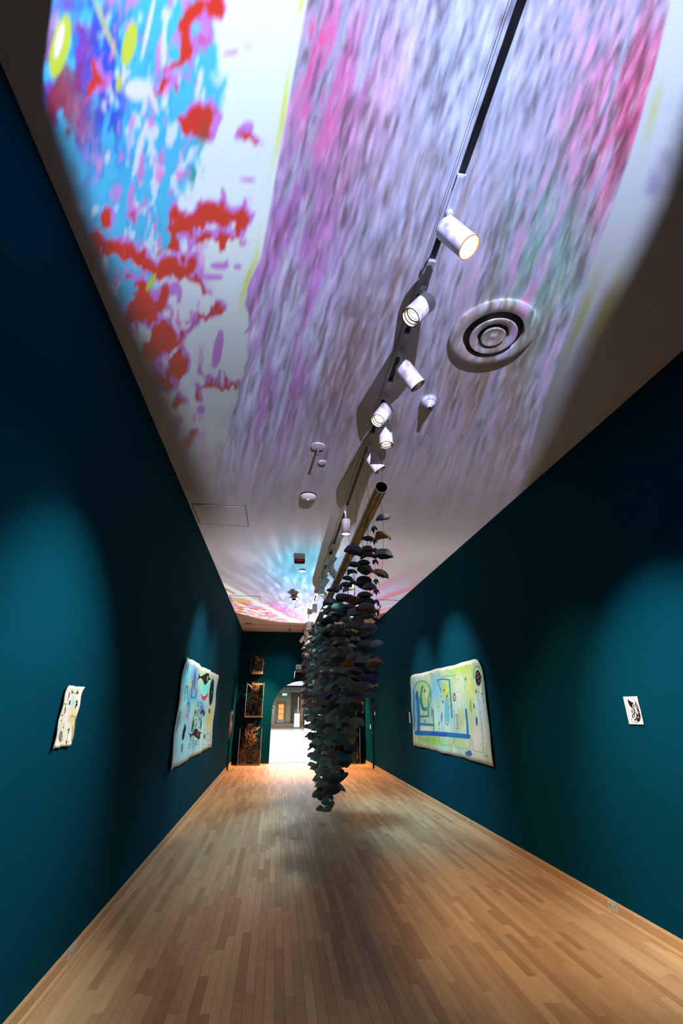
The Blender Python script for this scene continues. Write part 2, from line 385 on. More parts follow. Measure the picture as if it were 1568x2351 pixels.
def wood(name, c1, c2, along='Y', per='object', rough=.38, hue_var=.62):
    m = bpy.data.materials.new(name); m.use_nodes = True; nt = m.node_tree; N = nt.nodes; K = nt.links
    b = N['Principled BSDF']; b.inputs['Roughness'].default_value = rough; b.inputs['Specular IOR Level'].default_value = .25
    tc = N.new('ShaderNodeTexCoord'); mp = N.new('ShaderNodeMapping')
    geo = N.new('ShaderNodeNewGeometry'); oi = N.new('ShaderNodeObjectInfo')
    rnd = oi.outputs['Random'] if per == 'object' else geo.outputs['Random Per Island']
    off = N.new('ShaderNodeVectorMath'); off.operation = 'ADD'
    cx = N.new('ShaderNodeCombineXYZ'); k = N.new('ShaderNodeMath'); k.operation = 'MULTIPLY'; k.inputs[1].default_value = 37.0; K.new(rnd, k.inputs[0])
    K.new(k.outputs[0], cx.inputs[0]); K.new(k.outputs[0], cx.inputs[2])
    K.new(geo.outputs['Position'], off.inputs[0]); K.new(cx.outputs[0], off.inputs[1]); K.new(off.outputs[0], mp.inputs[0])
    mp.inputs['Scale'].default_value = {'Y': (60, 4, 60), 'X': (4, 60, 60), 'Z': (60, 60, 4)}[along]
    n = N.new('ShaderNodeTexNoise'); n.inputs['Scale'].default_value = 1.0; n.inputs['Detail'].default_value = 6; n.inputs['Distortion'].default_value = .6; K.new(mp.outputs[0], n.inputs[0])
    n2 = N.new('ShaderNodeTexNoise'); n2.inputs['Scale'].default_value = 9.0; n2.inputs['Detail'].default_value = 3; K.new(off.outputs[0], n2.inputs[0])
    r = N.new('ShaderNodeValToRGB'); r.color_ramp.elements[0].color = (*c1, 1); r.color_ramp.elements[1].color = (*c2, 1)
    r.color_ramp.elements[0].position = 0.0; r.color_ramp.elements[1].position = 1.0
    mx = N.new('ShaderNodeMath'); mx.operation = 'MULTIPLY_ADD'; mx.inputs[1].default_value = .35; K.new(n.outputs[0], mx.inputs[0])
    a2 = N.new('ShaderNodeMath'); a2.operation = 'MULTIPLY_ADD'; a2.inputs[1].default_value = .30; a2.inputs[2].default_value = -.08; K.new(n2.outputs[0], a2.inputs[0])
    a3 = N.new('ShaderNodeMath'); a3.operation = 'MULTIPLY_ADD'; a3.inputs[1].default_value = hue_var; K.new(rnd, a3.inputs[0]); K.new(a2.outputs[0], a3.inputs[2])
    K.new(a3.outputs[0], mx.inputs[2]); K.new(mx.outputs[0], r.inputs[0]); K.new(r.outputs[0], b.inputs['Base Color'])
    bp = N.new('ShaderNodeBump'); bp.inputs['Strength'].default_value = .08; bp.inputs['Distance'].default_value = .002; K.new(n.outputs[0], bp.inputs['Height']); K.new(bp.outputs[0], b.inputs['Normal'])
    return m
def image_mat(name, image, rough=.85):
    m = bpy.data.materials.new(name); m.use_nodes = True; nt = m.node_tree; N = nt.nodes
    b = N['Principled BSDF']; b.inputs['Roughness'].default_value = rough; b.inputs['Specular IOR Level'].default_value = .15
    t = N.new('ShaderNodeTexImage'); t.image = image; t.extension = 'EXTEND'
    nt.links.new(t.outputs[0], b.inputs['Base Color']); return m
def glass_mat(name, tint=(1, 1, 1), refl=.10):
    m = bpy.data.materials.new(name); m.use_nodes = True; nt = m.node_tree; N = nt.nodes; K = nt.links
    N.remove(N['Principled BSDF']); tr = N.new('ShaderNodeBsdfTransparent'); tr.inputs[0].default_value = (*tint, 1)
    gl = N.new('ShaderNodeBsdfGlossy'); gl.inputs['Roughness'].default_value = .03; mx = N.new('ShaderNodeMixShader')
    fr = N.new('ShaderNodeFresnel'); fr.inputs[0].default_value = 1.35
    K.new(fr.outputs[0], mx.inputs[0]); K.new(tr.outputs[0], mx.inputs[1]); K.new(gl.outputs[0], mx.inputs[2]); K.new(mx.outputs[0], N['Material Output'].inputs[0])
    return m

M_teal = mat('teal_wall_paint', (0.0006, 0.043, 0.068), .85, noise=((0.0007, 0.047, 0.075), 1.2, 3), bump=(160, .05), spec=.02)
M_ceil = mat('ceiling_paint', (0.66, 0.64, 0.63), .8, noise=((.69, .67, .66), .8, 2), bump=(220, .06), spec=.2)
M_floor = wood('maple_board', (0.33, 0.165, 0.070), (0.74, 0.47, 0.23), 'Y', 'object', .5)
M_floor_i = wood('maple_board_far', (0.33, 0.165, 0.070), (0.74, 0.47, 0.23), 'Y', 'island', .5)
M_base = wood('maple_trim', (0.52, 0.29, 0.13), (0.66, 0.42, 0.21), 'Y', 'object', .4, .25)
M_sub = mat('floor_gap', (.05, .03, .015), .9)
M_white = mat('white_enamel', (.78, .78, .78), .4)
M_black = mat('black_plastic', (.008, .008, .009), .5)
M_dark = mat('dark_metal', (.03, .03, .032), .35, .6)
M_steel = mat('brushed_steel', (.55, .55, .56), .3, 1)
M_chrome = mat('reflector', (.86, .82, .76), .14, 1)
M_brass = mat('brass_pipe', (0.46, 0.26, 0.055), .34, 1, noise=((.30, .15, .03), 7, 4))
M_brass_in = mat('pipe_bore', (.02, .012, .006), .6, .5)
M_brass_edge = mat('polished_rim', (.85, .72, .55), .25, 1)
M_string = mat('nylon_string', (.05, .05, .055), .5)
M_trackw = mat('track_white', (.62, .62, .62), .45)
M_lens_w = mat('lens_warm', (1, 1, 1), .4, emit=((1.0, .86, .66), 3.2))
M_lens_h = mat('lens_halo', (1, 1, 1), .4, emit=((1.0, .78, .50), 7))
M_lens_c = mat('lens_cool', (1, 1, 1), .4, emit=((.55, .95, 1.0), 3))
M_lens_wh = mat('lens_white', (1, 1, 1), .4, emit=((.9, 1.0, 1.0), 3))
M_lens_r = mat('lens_red', (1, 1, 1), .4, emit=((1.0, .36, .20), 3.5))

# ------------------------------------------------------------------ room shell
def quad(name, pts, m):
    return MB().add(pts, [(0, 1, 2, 3)]).obj(name, m, fix=False)
T = .18
wl = struct(MB().box(XL-T, XL, YF-T, YB, 0, ZC).obj('wall_left', M_teal))
wr = struct(MB().box(XR, XR+T, YF-T, YB, 0, ZC).obj('wall_right', M_teal))
wf = struct(MB().box(XL, XR, YF-T, YF, 0, ZC).obj('wall_front', M_teal))
# ceiling with two cut-outs for the round diffuser kept simple: the diffuser drops below it
ceil = struct(MB().box(XL-T, XR+T, YF-T, YB+.25, ZC, ZC+.12).obj('ceiling', M_ceil))
# end wall with the arch
AX, AR, SP, WT = .7635, .906, 1.44, .25
def arch_wall():
    mb = MB(); n = 28
    pts = [(AX-AR, 0), (AX-AR, SP)]+[(AX-AR*math.cos(math.pi*k/n), SP+AR*math.sin(math.pi*k/n)) for k in range(1, n)]+[(AX+AR, SP), (AX+AR, 0)]
    def o(p):   # outer partner
        x, z = p
        if z <= SP: return (XL-T if x < AX else XR+T, z)
        return None
    for y in (YB, YB+WT):
        vs = []; fs = []
        def q(a, b, c, d):
            k = len(vs); vs.extend([(p[0], y, p[1]) for p in (a, b, c, d)]); fs.append((k, k+1, k+2, k+3))
        q((XL-T, 0), (AX-AR, 0), (AX-AR, SP), (XL-T, SP)); q((AX+AR, 0), (XR+T, 0), (XR+T, SP), (AX+AR, SP))
        q((XL-T, SP), (AX-AR, SP), (AX-AR, ZC), (XL-T, ZC)); q((AX+AR, SP), (XR+T, SP), (XR+T, ZC), (AX+AR, ZC))
        arc = pts[1:-1]
        for a, b in zip(arc[:-1], arc[1:]): q(a, b, (b[0], ZC), (a[0], ZC))
        mb.add(vs, fs)
    vs = []; fs = []
    for a, b in zip(pts[:-1], pts[1:]):
        k = len(vs); vs += [(a[0], YB, a[1]), (a[0], YB+WT, a[1]), (b[0], YB+WT, b[1]), (b[0], YB, b[1])]; fs.append((k, k+1, k+2, k+3))
    mb.add(vs, fs)
    return mb
wb = struct(arch_wall().obj('wall_back', M_teal, fix=False))
# floor: slab + boards
floor = struct(MB().box(XL-T, XR+T, YF-T, YB+WT, -.12, -.004).obj('floor', M_sub))
BW = .0571
def board_geo(L, w=BW-.0009, h=.0045, c=.0011):
    x0, x1 = 0, w; y0, y1 = 0, L-.0009
    vs = [(x0, y0, -h), (x1, y0, -h), (x1, y1, -h), (x0, y1, -h), (x0, y0, -c), (x1, y0, -c), (x1, y1, -c), (x0, y1, -c),
          (x0+c, y0+c, 0), (x1-c, y0+c, 0), (x1-c, y1-c, 0), (x0+c, y1-c, 0)]
    fs = [(0, 1, 5, 4), (1, 2, 6, 5), (2, 3, 7, 6), (3, 0, 4, 7), (4, 5, 9, 8), (5, 6, 10, 9), (6, 7, 11, 10), (7, 4, 8, 11), (8, 9, 10, 11)]
    return vs, fs
lengths = [.28, .38, .48, .6, .72, .85, 1.0, 1.2]
bmesh_cache = {L: MB().add(*board_geo(L)).mesh('floor_board', M_floor, fix=False) for L in lengths}
rows = int(math.ceil((XR-XL)/BW))
rest = MB(); allb = []
for i in range(rows):
    y = YF-random.random()*.8
    while y < YB+.1:
        L = random.choice(lengths); allb.append((i, y, L)); y += L
def seen(i, y, L):
    x = XL+(i+.5)*BW; yc = max(y+L/2, y+.05)
    px, py = project(x, yc, 0); return 0 < px < PW and py < PH+40
cand = sorted([b for b in allb if b[1] > 2.75 and seen(*b)], key=lambda b: b[1])[:300]
cs = set(cand)
for b in allb:
    i, y, L = b; x = XL+i*BW
    if b in cs:
        o = link('floor_board', bmesh_cache[L], floor); o.location = (x, y, 0)
    else:
        vs, fs = board_geo(min(L, YB+.12-y)); rest.add([(p[0]+x, p[1]+y, p[2]) for p in vs], fs)
ro = rest.obj('floor_boards', M_floor_i, floor, fix=False); ro['kind'] = 'stuff'
ro['label'] = 'remaining narrow maple floor boards receding to the arch'

# baseboards with shoe moulding, in lengths
def base_run(name, x, sgn, joints, label):
    root = None
    prof = [(0, .004), (.012*sgn, .004), (.012*sgn, .082), (.004*sgn, .098), (0, .098)]
    shoe = [(.012*sgn, .0), (.030*sgn, .0), (.030*sgn, .010), (.024*sgn, .020), (.012*sgn, .024)]
    for k, (a, b) in enumerate(zip(joints[:-1], joints[1:])):
        n = len(prof); vs = [(x+p[0], a+.001, p[1]) for p in prof]+[(x+p[0], b-.001, p[1]) for p in prof]
        fs = [(i, (i+1) % n, n+(i+1) % n, n+i) for i in range(n)]+[tuple(range(n-1, -1, -1)), tuple(range(n, 2*n))]
        mb = MB().add(vs, fs)
        if root is None: root = struct(mb.obj(name, M_base))
        else: mb.obj('board_length', M_base, root)
        vs = [(x+p[0], a+.001, p[1]) for p in shoe]+[(x+p[0], b-.001, p[1]) for p in shoe]
        MB().add(vs, fs).obj('shoe_moulding', M_base, root)
    root['label'] = label
    return root
base_run('baseboard_left', XL, 1, [YF, 3.2, 5.0, 8.4, 11.6, YB], 'low maple baseboard along the left teal wall')
base_run('baseboard_right', XR, -1, [YF, 4.03, 7.6, 11.0, 13.4, YB], 'low maple baseboard along the right teal wall')
mbk = MB().box(XL+.03, AX-AR, YB-.014, YB, 0, .055)
struct(mbk.obj('baseboard_back', M_black)); 
struct(MB().box(AX+AR, XR-.03, YB-.014, YB, 0, .055).obj('trim_1', M_black))

# ceiling panels: raised thin frames, seams
def c_pt(px, py): return on(px, py, 2, ZC)
M_seam = mat('dark_seam_metal', (.10, .09, .085), .6)  # dark metal of the frames, joints and slats
def access_panel(x0, x1, y0, y1, label):
    t = thing('ceiling_hatch', label, 'hatch', ((x0+x1)/2, (y0+y1)/2, ZC))
    w = .012
    f = MB().box(x0, x1, y0, y0+w, ZC-.003, ZC).box(x0, x1, y1-w, y1, ZC-.003, ZC).box(x0, x0+w, y0, y1, ZC-.003, ZC).box(x1-w, x1, y0, y1, ZC-.003, ZC).obj('hatch_frame', M_seam); place(t, f)
    p = MB().box(x0+.018, x1-.018, y0+.018, y1-.018, ZC-.005, ZC).obj('hatch_panel', M_ceil); place(t, p)
    k = MB().box(x0+.3, x0+.32, y0+.05, y0+.07, ZC-.008, ZC-.004).obj('hatch_latch', M_steel); place(t, k)
access_panel(XL+.03, -.525, 5.39, 6.08, 'square ceiling hatch on the left, nearer of the two')
access_panel(XL+.03, -.51, 10.46, 11.2, 'square ceiling hatch beside the far projection, farther of the two')
struct(MB().box(XL, XR, 14.32, 14.36, ZC-.004, ZC).obj('trim_2', M_seam), 'dark joint line across the ceiling near the end wall')
struct(MB().box(1.5, XR, 10.42, 10.45, ZC-.003, ZC).obj('trim_3', M_seam), 'thin dark ceiling joint on the right of the hanging sculpture')
v = thing('ceiling_vent', 'small rectangular vent grille in the ceiling before the end wall', 'vent', (-.98, 14.15, ZC))
place(v, MB().box(-1.08, -.87, 14.08, 14.2, ZC-.006, ZC).obj('vent_frame', mat('vent_beige', (.30, .26, .20), .6)))
for k in range(5): place(v, MB().box(-1.07, -.88, 14.09+k*.022, 14.10+k*.022, ZC-.012, ZC-.006).obj('slat', M_seam))

# round diffuser
dc = on(1133, 778, 2, ZC-.05)
D = thing('ceiling_diffuser', 'large round ceiling air diffuser with concentric rings', 'air vent', (dc[0], dc[1], ZC))
def ring(name, prof, m=M_ceil, n=56):
    o = MB().lathe(prof, n).obj(name, m, D, smooth=True, fix=False); return o
M_diff = mat('diffuser_white', (.62, .60, .58), .5)
ring('outer_ring', [(.29, 0), (.29, -.020), (.275, -.030), (.235, -.030), (.205, -.022), (.198, -.0), (.205, 0)], M_diff)
ring('middle_ring', [(.125, -.002), (.160, -.028), (.156, -.036), (.135, -.036), (.108, -.026), (.10, -.004)], M_diff)
ring('centre_disc', [(.0, -.030), (.012, -.032), (.016, -.030), (.05, -.032), (.078, -.038), (.084, -.034), (.070, -.01), (.0, -.006)], M_diff)
ring('duct_throat', [(.20, -.002), (.0, -.002)], M_black)

# smoke detectors, sprinklers, sensors, strobe
def lathe_thing(name, label, cat, p, parts):
    t = thing(name, label, cat, p)
    for nm, prof, m in parts: MB().lathe(prof, 28).obj(nm, m, t, smooth=True, fix=False)
    return t
p = on(985, 922, 2, ZC-.02)
lathe_thing('smoke_detector', 'white cone shaped ceiling sensor beside the round diffuser', 'smoke detector', (p[0], p[1], ZC),
    [('base', [(.0, 0), (.062, 0), (.066, -.02), (.058, -.034), (0, -.034)], M_white), ('cone', [(.05, -.03), (.046, -.05), (.026, -.068), (.016, -.082), (0, -.082)], M_white), ('sensor_tip', [(.014, -.08), (.013, -.095), (0, -.096)], M_black)])
p = on(730, 1024, 2, ZC)
lathe_thing('sprinkler_head', 'sprinkler with steel stem under a round ceiling plate, nearer of two', 'sprinkler', (p[0], p[1], ZC),
    [('plate', [(0, 0), (.068, 0), (.066, -.012), (.02, -.016), (0, -.016)], M_white), ('stem', [(.012, -.01), (.012, -.09), (.016, -.092), (.016, -.1), (0, -.1)], M_steel)])
p = on(740, 1061, 2, ZC)
lathe_thing('ceiling_sensor', 'small plain white disc on the ceiling right of the sprinkler', 'sensor', (p[0], p[1], ZC), [('disc', [(0, 0), (.042, 0), (.042, -.012), (0, -.015)], M_white)])
p = on(708, 1137, 2, ZC)
lathe_thing('smoke_detector', 'flat round white smoke detector with a tiny light, left of the pipe', 'smoke detector', (p[0], p[1], ZC),
    [('base', [(0, 0), (.10, 0), (.10, -.015), (0, -.015)], M_dark), ('cover', [(.095, -.012), (.095, -.03), (.07, -.05), (0, -.055)], M_white), ('led', [(0, -.054), (.007, -.054), (.006, -.062), (0, -.063)], M_lens_wh)])
p = on(688, 1286, 2, ZC)
t = thing('fire_strobe', 'small red fire alarm strobe on the ceiling', 'alarm', (p[0], p[1], ZC))
M_red = mat('strobe_red', (.20, .003, .012), 1, spec=0); M_plate_pink = mat('strobe_lettering_band', (.4, .10, .14), 1, spec=0)
MB().box(-.09, .09, -.07, .07, -.045, 0).obj('housing', M_red, t); MB().box(-.05, .05, -.072, -.070, -.035, -.02).obj('flash_window', M_plate_pink, t)
for (q, lb, r) in [((694, 1310), 'small white disc in the ceiling behind the red strobe', .06), ((680, 1395), 'small white disc in the ceiling near the far projection', .06)]:
    p = on(q[0], q[1], 2, ZC)
    lathe_thing('ceiling_sensor', lb, 'sensor', (p[0], p[1], ZC), [('disc', [(0, 0), (r, 0), (r, -.012), (0, -.016)], M_white)])
p = on(675, 1372, 2, ZC-.05)
M_cream = mat('cream_plastic', (.55, .52, .40), .5)
lathe_thing('smoke_detector', 'cream bell shaped ceiling sensor before the far projection', 'smoke detector', (p[0], p[1], ZC),
    [('base', [(0, 0), (.07, 0), (.075, -.03), (0, -.03)], M_cream), ('bell', [(.07, -.03), (.12, -.06), (.115, -.075), (.06, -.085), (0, -.085)], M_cream), ('sensor_tip', [(.05, -.08), (.04, -.12), (0, -.125)], M_dark)])
p = on(665, 1441, 2, ZC-.02)
lathe_thing('sprinkler_head', 'brown sprinkler on the orange strip of ceiling by the end wall, farther of two', 'sprinkler', (p[0], p[1], ZC),
    [('plate', [(0, 0), (.08, 0), (.07, -.012), (0, -.016)], M_ceil), ('stem', [(.012, -.01), (.012, -.11), (.05, -.112), (.05, -.118), (0, -.12)], M_dark)])

# ------------------------------------------------------------------ lighting track and spotlights
TX = .745
tr = thing('lighting_track', 'long slotted lighting track running down the ceiling', 'track', (TX, 7, ZC))
def trk(name, x0, x1, y0, y1, z0, z1, m): place(tr, MB().box(TX+x0, TX+x1, y0, y1, ZC+z0, ZC+z1).obj(name, m))
trk('rail', -.034, -.018, YF, 15.6, -.012, 0, M_trackw); trk('rail', .018, .034, YF, 15.6, -.012, 0, M_trackw); trk('slot', -.018, .018, YF, 15.6, -.003, 0, M_black)
trk('rail_edge', -.044, -.042, YF, 15.6, -.003, 0, M_seam)
adapters = []
def spotlight(label, y, axis, lensmat, power=0, color=(1, .9, .75), target=None, angle=70, size=.05, L=.19, R=.058, mount_dy=-.05, bodymat=M_white, back=None, halo=False, hang=.155, full=False):
    """track spot: adapter in the track, yoke, cylinder body, reflector and lens; the lamp sits in the mouth"""
    a = Vector(axis).normalized()
    B = Vector(back) if back is not None else Vector((TX, y, ZC-hang))
    t = thing('track_spotlight', label, 'spotlight', tuple(B))
    Q = a.to_track_quat('Z', 'Y').to_matrix().to_4x4(); MT = Matrix.Translation(B) @ Q
    o = MB().lathe([(0, -.004), (R*.86, -.004), (R, .008), (R, L), (R*.965, L+.002), (R*.93, L-.004), (R*.93, .10), (0, .10)], 40, MT).obj('housing', bodymat, smooth=True, fix=False); place(t, o); hs = o
    o = MB().lathe([(R*.925, L-.002), (R*.90, L-.014), (R*.82, L-.018), (R*.80, L-.034), (R*.70, L-.038), (R*.66, L-.050), (R*.58, L-.052)], 40, MT).obj('reflector', M_chrome, smooth=True, fix=False); o.parent = hs
    o = MB().lathe([(R*1.0, L), (R*1.02, L+.004), (R*.95, L+.005), (R*.93, L)], 40, MT).obj('rim', M_dark if not halo else M_lens_r2, smooth=True, fix=False); o.parent = hs
    zl = L-.012 if (halo or full) else L-.05
    o = MB().lathe([(0, zl), (R*(.9 if (halo or full) else .60), zl)], 32, MT).obj('lens', lensmat, fix=False); o.parent = hs
    # yoke + adapter
    pivot = B+a*.045
    top = Vector((TX, min(pivot.y, B.y)+mount_dy+.06, ZC-.012))
    o = MB().tube([top-Vector((0, 0, .0)), top-Vector((0, 0, .05)), B+Vector((0, 0, R*.6))], .009, 10).obj('stem', bodymat); place(t, o)
    o = MB().box(TX-.022, TX+.022, top.y-.17, top.y+.05, ZC-.030, ZC-.004).obj('adapter', M_trackw); place(t, o)
    o = MB().tube([top-Vector((0, 0, .018)), top-Vector((0, 0, .045))], .018, 12).obj('swivel', bodymat); place(t, o)
    if power:
        F = B+a*(L+.012)
        tg = Vector(target) if target is not None else F+a
        light('spot_beam', 'SPOT', tuple(F), power, color, '', aim=tuple(tg), size=size, angle=angle, blend=1.0)
    return t
M_lens_r2 = mat('hot_rim', (.25, .06, .01), .4, emit=((1.0, .25, .03), .5))
WARM = (1.0, .93, .84); NEUT = (.90, .98, 1.0)
spotlight('nearest track spotlight, glowing orange rim, aimed at the right wall', 1.434, (.457, -.169, -.873), M_lens_h, WALL_SPOT*.5, (1, .93, .85), (XR, 1.5, 1.7), 60, back=(.709, 1.434, 3.72), L=.20, halo=True)
spotlight('second track spotlight from the camera, aimed left with visible reflector', 1.88, (-.603, -.035, -.797), M_lens_w, WALL_SPOT*1.7, NEUT, (XL, 2.85, 1.40), 44, back=(.759, 1.881, 3.72))
spotlight('third track spotlight from the camera, aimed right beside the round diffuser', 2.43, (.60, .12, -.80), M_lens_w, WALL_SPOT*1.7, NEUT, (XR, 3.15, 1.25), 46, back=(.742, 2.43, 3.72))
spotlight('fourth track spotlight, aimed left, overlapping the one behind it', 2.936, (-.474, -.259, -.842), M_lens_w, WALL_SPOT*.10, NEUT, (XL, 2.0, 1.7), 50, back=(.75, 2.936, 3.72))
pb = on(872, 965, 0, .80)
spotlight('track spotlight pointing straight down behind the fourth one', 3.2, (.0, -.06, -1), M_lens_w, DOWN_SPOT*.16, (1, .86, .66), None, 70, back=(.80, 3.22, 3.74))
spotlight('track spotlight aimed right just above the near pipe end', 3.657, (.55, .05, -.80), M_lens_w, WALL_SPOT*.6, (1, .70, .42), (XR, 4.2, .0), 66, back=(.736, 3.657, 3.72))
spotlight('white track spotlight hanging straight down left of the pipe', 5.3, (0, 0, -1), M_lens_wh, DOWN_SPOT*.6, (1.0, .82, .64), (1.15, 5.1, 0), 100, back=(.75, 5.3, 3.72), full=True)
spotlight('grey lit track spotlight aimed left, first of the far cluster', 6.74, (-.55, .288, -.784), M_lens_w, WALL_SPOT*.95, NEUT, (XL, 7.6, 1.75), 60, back=(.773, 6.741, 3.70))
spotlight('cyan track spotlight pointing down in the far cluster, nearer one', 7.15, (0, 0, -1), M_lens_c, DOWN_SPOT*3.2, (.34, .62, 1.0), (.05, 6.6, 0), 74, back=(.75, 7.1, 3.71), full=True)
spotlight('track spotlight aimed right in the far cluster, beside the nearer cyan one', 7.4, (.6, -.1, -.75), M_lens_w, WALL_SPOT*.9, NEUT, (XR, 7.2, 1.75), 60, back=(.72, 7.1, 3.62))
spotlight('cyan track spotlight aimed left in the far cluster, before the farther downlight', 8.2, (-.5, .2, -.8), M_lens_w, WALL_SPOT*.5, NEUT, (XL, 9.2, 1.6), 56, back=(.80, 8.15, 3.72))
spotlight('cyan track spotlight pointing down in the far cluster, farther one', 8.6, (0, 0, -1), M_lens_c, DOWN_SPOT*2.8, (.34, .66, 1.0), (1.55, 8.1, 0), 74, back=(.74, 8.55, 3.70), full=True)
spotlight('track spotlight aimed right in the far cluster, beside the farther cyan one', 8.8, (.6, -.1, -.75), M_lens_w, WALL_SPOT*.6, NEUT, (XR, 9.0, 1.6), 56, back=(.72, 8.65, 3.62))
spotlight('grey-green track spotlight hanging down before the far projection edge', 10.5, (0, 0, -1), M_lens_wh, DOWN_SPOT*1.3, (1.0, .82, .62), (.25, 10.2, 0), 100, back=(.75, 10.5, 3.74), full=True)
spotlight('lilac lit track spotlight hanging down nearest the end wall strip', 12.75, (0, 0, -1), M_lens_wh, DOWN_SPOT*1.4, (1.0, .70, .42), (1.35, 12.3, 0), 100, back=(.755, 12.75, 3.72), full=True)
HOT = (1, .50, .24)
spotlight('track spotlight by the end wall aimed left with red glow', 14.6, (-.5, .6, -.75), M_lens_r, END_SPOT*2.1, (1, .56, .30), (-.72, 15.3, 1.3), 52, back=(.72, 14.4, 3.55), full=True)
spotlight('track spotlight by the end wall aimed right with red glow', 14.6, (.5, .55, -.75), M_lens_r, END_SPOT*2.1, (1, .56, .30), (2.25, 15.3, 1.3), 52, back=(.74, 14.5, 3.54), full=True)
spotlight('plain white track spotlight by the end wall, unlit side towards the camera', 14.3, (.5, .25, -.8), M_lens_wh, 0, HOT, None, 60, back=(.76, 14.1, 3.66))
light('spot_beam', 'SPOT', (.75, 14.0, 3.6), END_SPOT*1.6, (1, .42, .16), '', aim=(.75, 13.7, 0), size=.05, angle=82)
light('spot_beam', 'SPOT', (.6, 13.4, 3.6), END_SPOT*.22, (.70, 1.0, .85), '', aim=(.0, 15.68, 2.35), size=.08, angle=42)
# small round cover caps seen on the track
M_cap = mat('track_cap_white', (.7, .72, .75), .4)
tag(MB().box(TX-.022, TX+.022, 1.26, 1.34, ZC-.028, ZC-.012).obj('track_clip', M_cap), 'small white clip in the track above the nearest spotlight', 'clip')

# ------------------------------------------------------------------ far projector on its bracket over the arch
t = thing('projector', 'grey boxy projector with glowing lens above the arch', 'projector', (.74, 15.2, 2.62))
M_pj = mat('projector_grey', (.20, .21, .22), .45)
bm = bmesh.new(); bmesh.ops.create_cube(bm, size=1); bmesh.ops.scale(bm, vec=(.42, .34, .17), verts=bm.verts); bmesh.ops.bevel(bm, geom=bm.edges[:], offset=.025, segments=3, affect='EDGES')
me = bpy.data.meshes.new('body'); bm.to_mesh(me); bm.free(); me.materials.append(M_pj)
o = link('body', me, t); o.location = (0, 0, .09)
M_pl = mat('projector_lens', (1, 1, 1), .3, emit=((.75, .95, 1), 25))
MB().lathe([(0, 0), (.030, 0)], 24, Matrix.Translation((.03, -.176, .115)) @ Matrix.Rotation(math.radians(90), 4, 'X')).obj('lens', M_pl, t, fix=False)
MB().lathe([(.030, 0), (.042, .004), (.044, -.02)], 24, Matrix.Translation((.03, -.174, .115)) @ Matrix.Rotation(math.radians(90), 4, 'X')).obj('lens_ring', M_dark, t, smooth=True, fix=False)
for k in range(5): MB().box(-.17+k*.012, -.163+k*.012, -.172, -.168, .03, .13).obj('vent_slit', M_black, t)
tb = thing('projector_shelf', 'black wall bracket shelf carrying the projector above the arch', 'shelf', (.74, 15.4, 2.55))
MB().box(-.24, .24, -.38, .28, .045, .06).obj('shelf_board', M_dark, tb)
MB().box(-.24, .24, .262, .28, -.14, .045).obj('back_plate', M_black, tb)
for s in (-.235, .222): MB().add([(s, -.36, .045), (s, .27, .045), (s, .27, -.16), (s+.013, -.36, .045), (s+.013, .27, .045), (s+.013, .27, -.16)], [(0, 1, 2), (3, 5, 4), (0, 3, 4, 1), (1, 4, 5, 2), (2, 5, 3, 0)]).obj('bracket', M_steel if s < 0 else M_black, tb)
tn = thing('projector', 'projector high on the wall behind the camera', 'projector', (.72, YF+.17, 2.74))
MB().box(-.21, .21, -.15, .15, 0, .17).obj('body', M_pj, tn); MB().box(-.24, .24, -.17, .2, -.02, 0).obj('shelf_board', M_dark, tn)


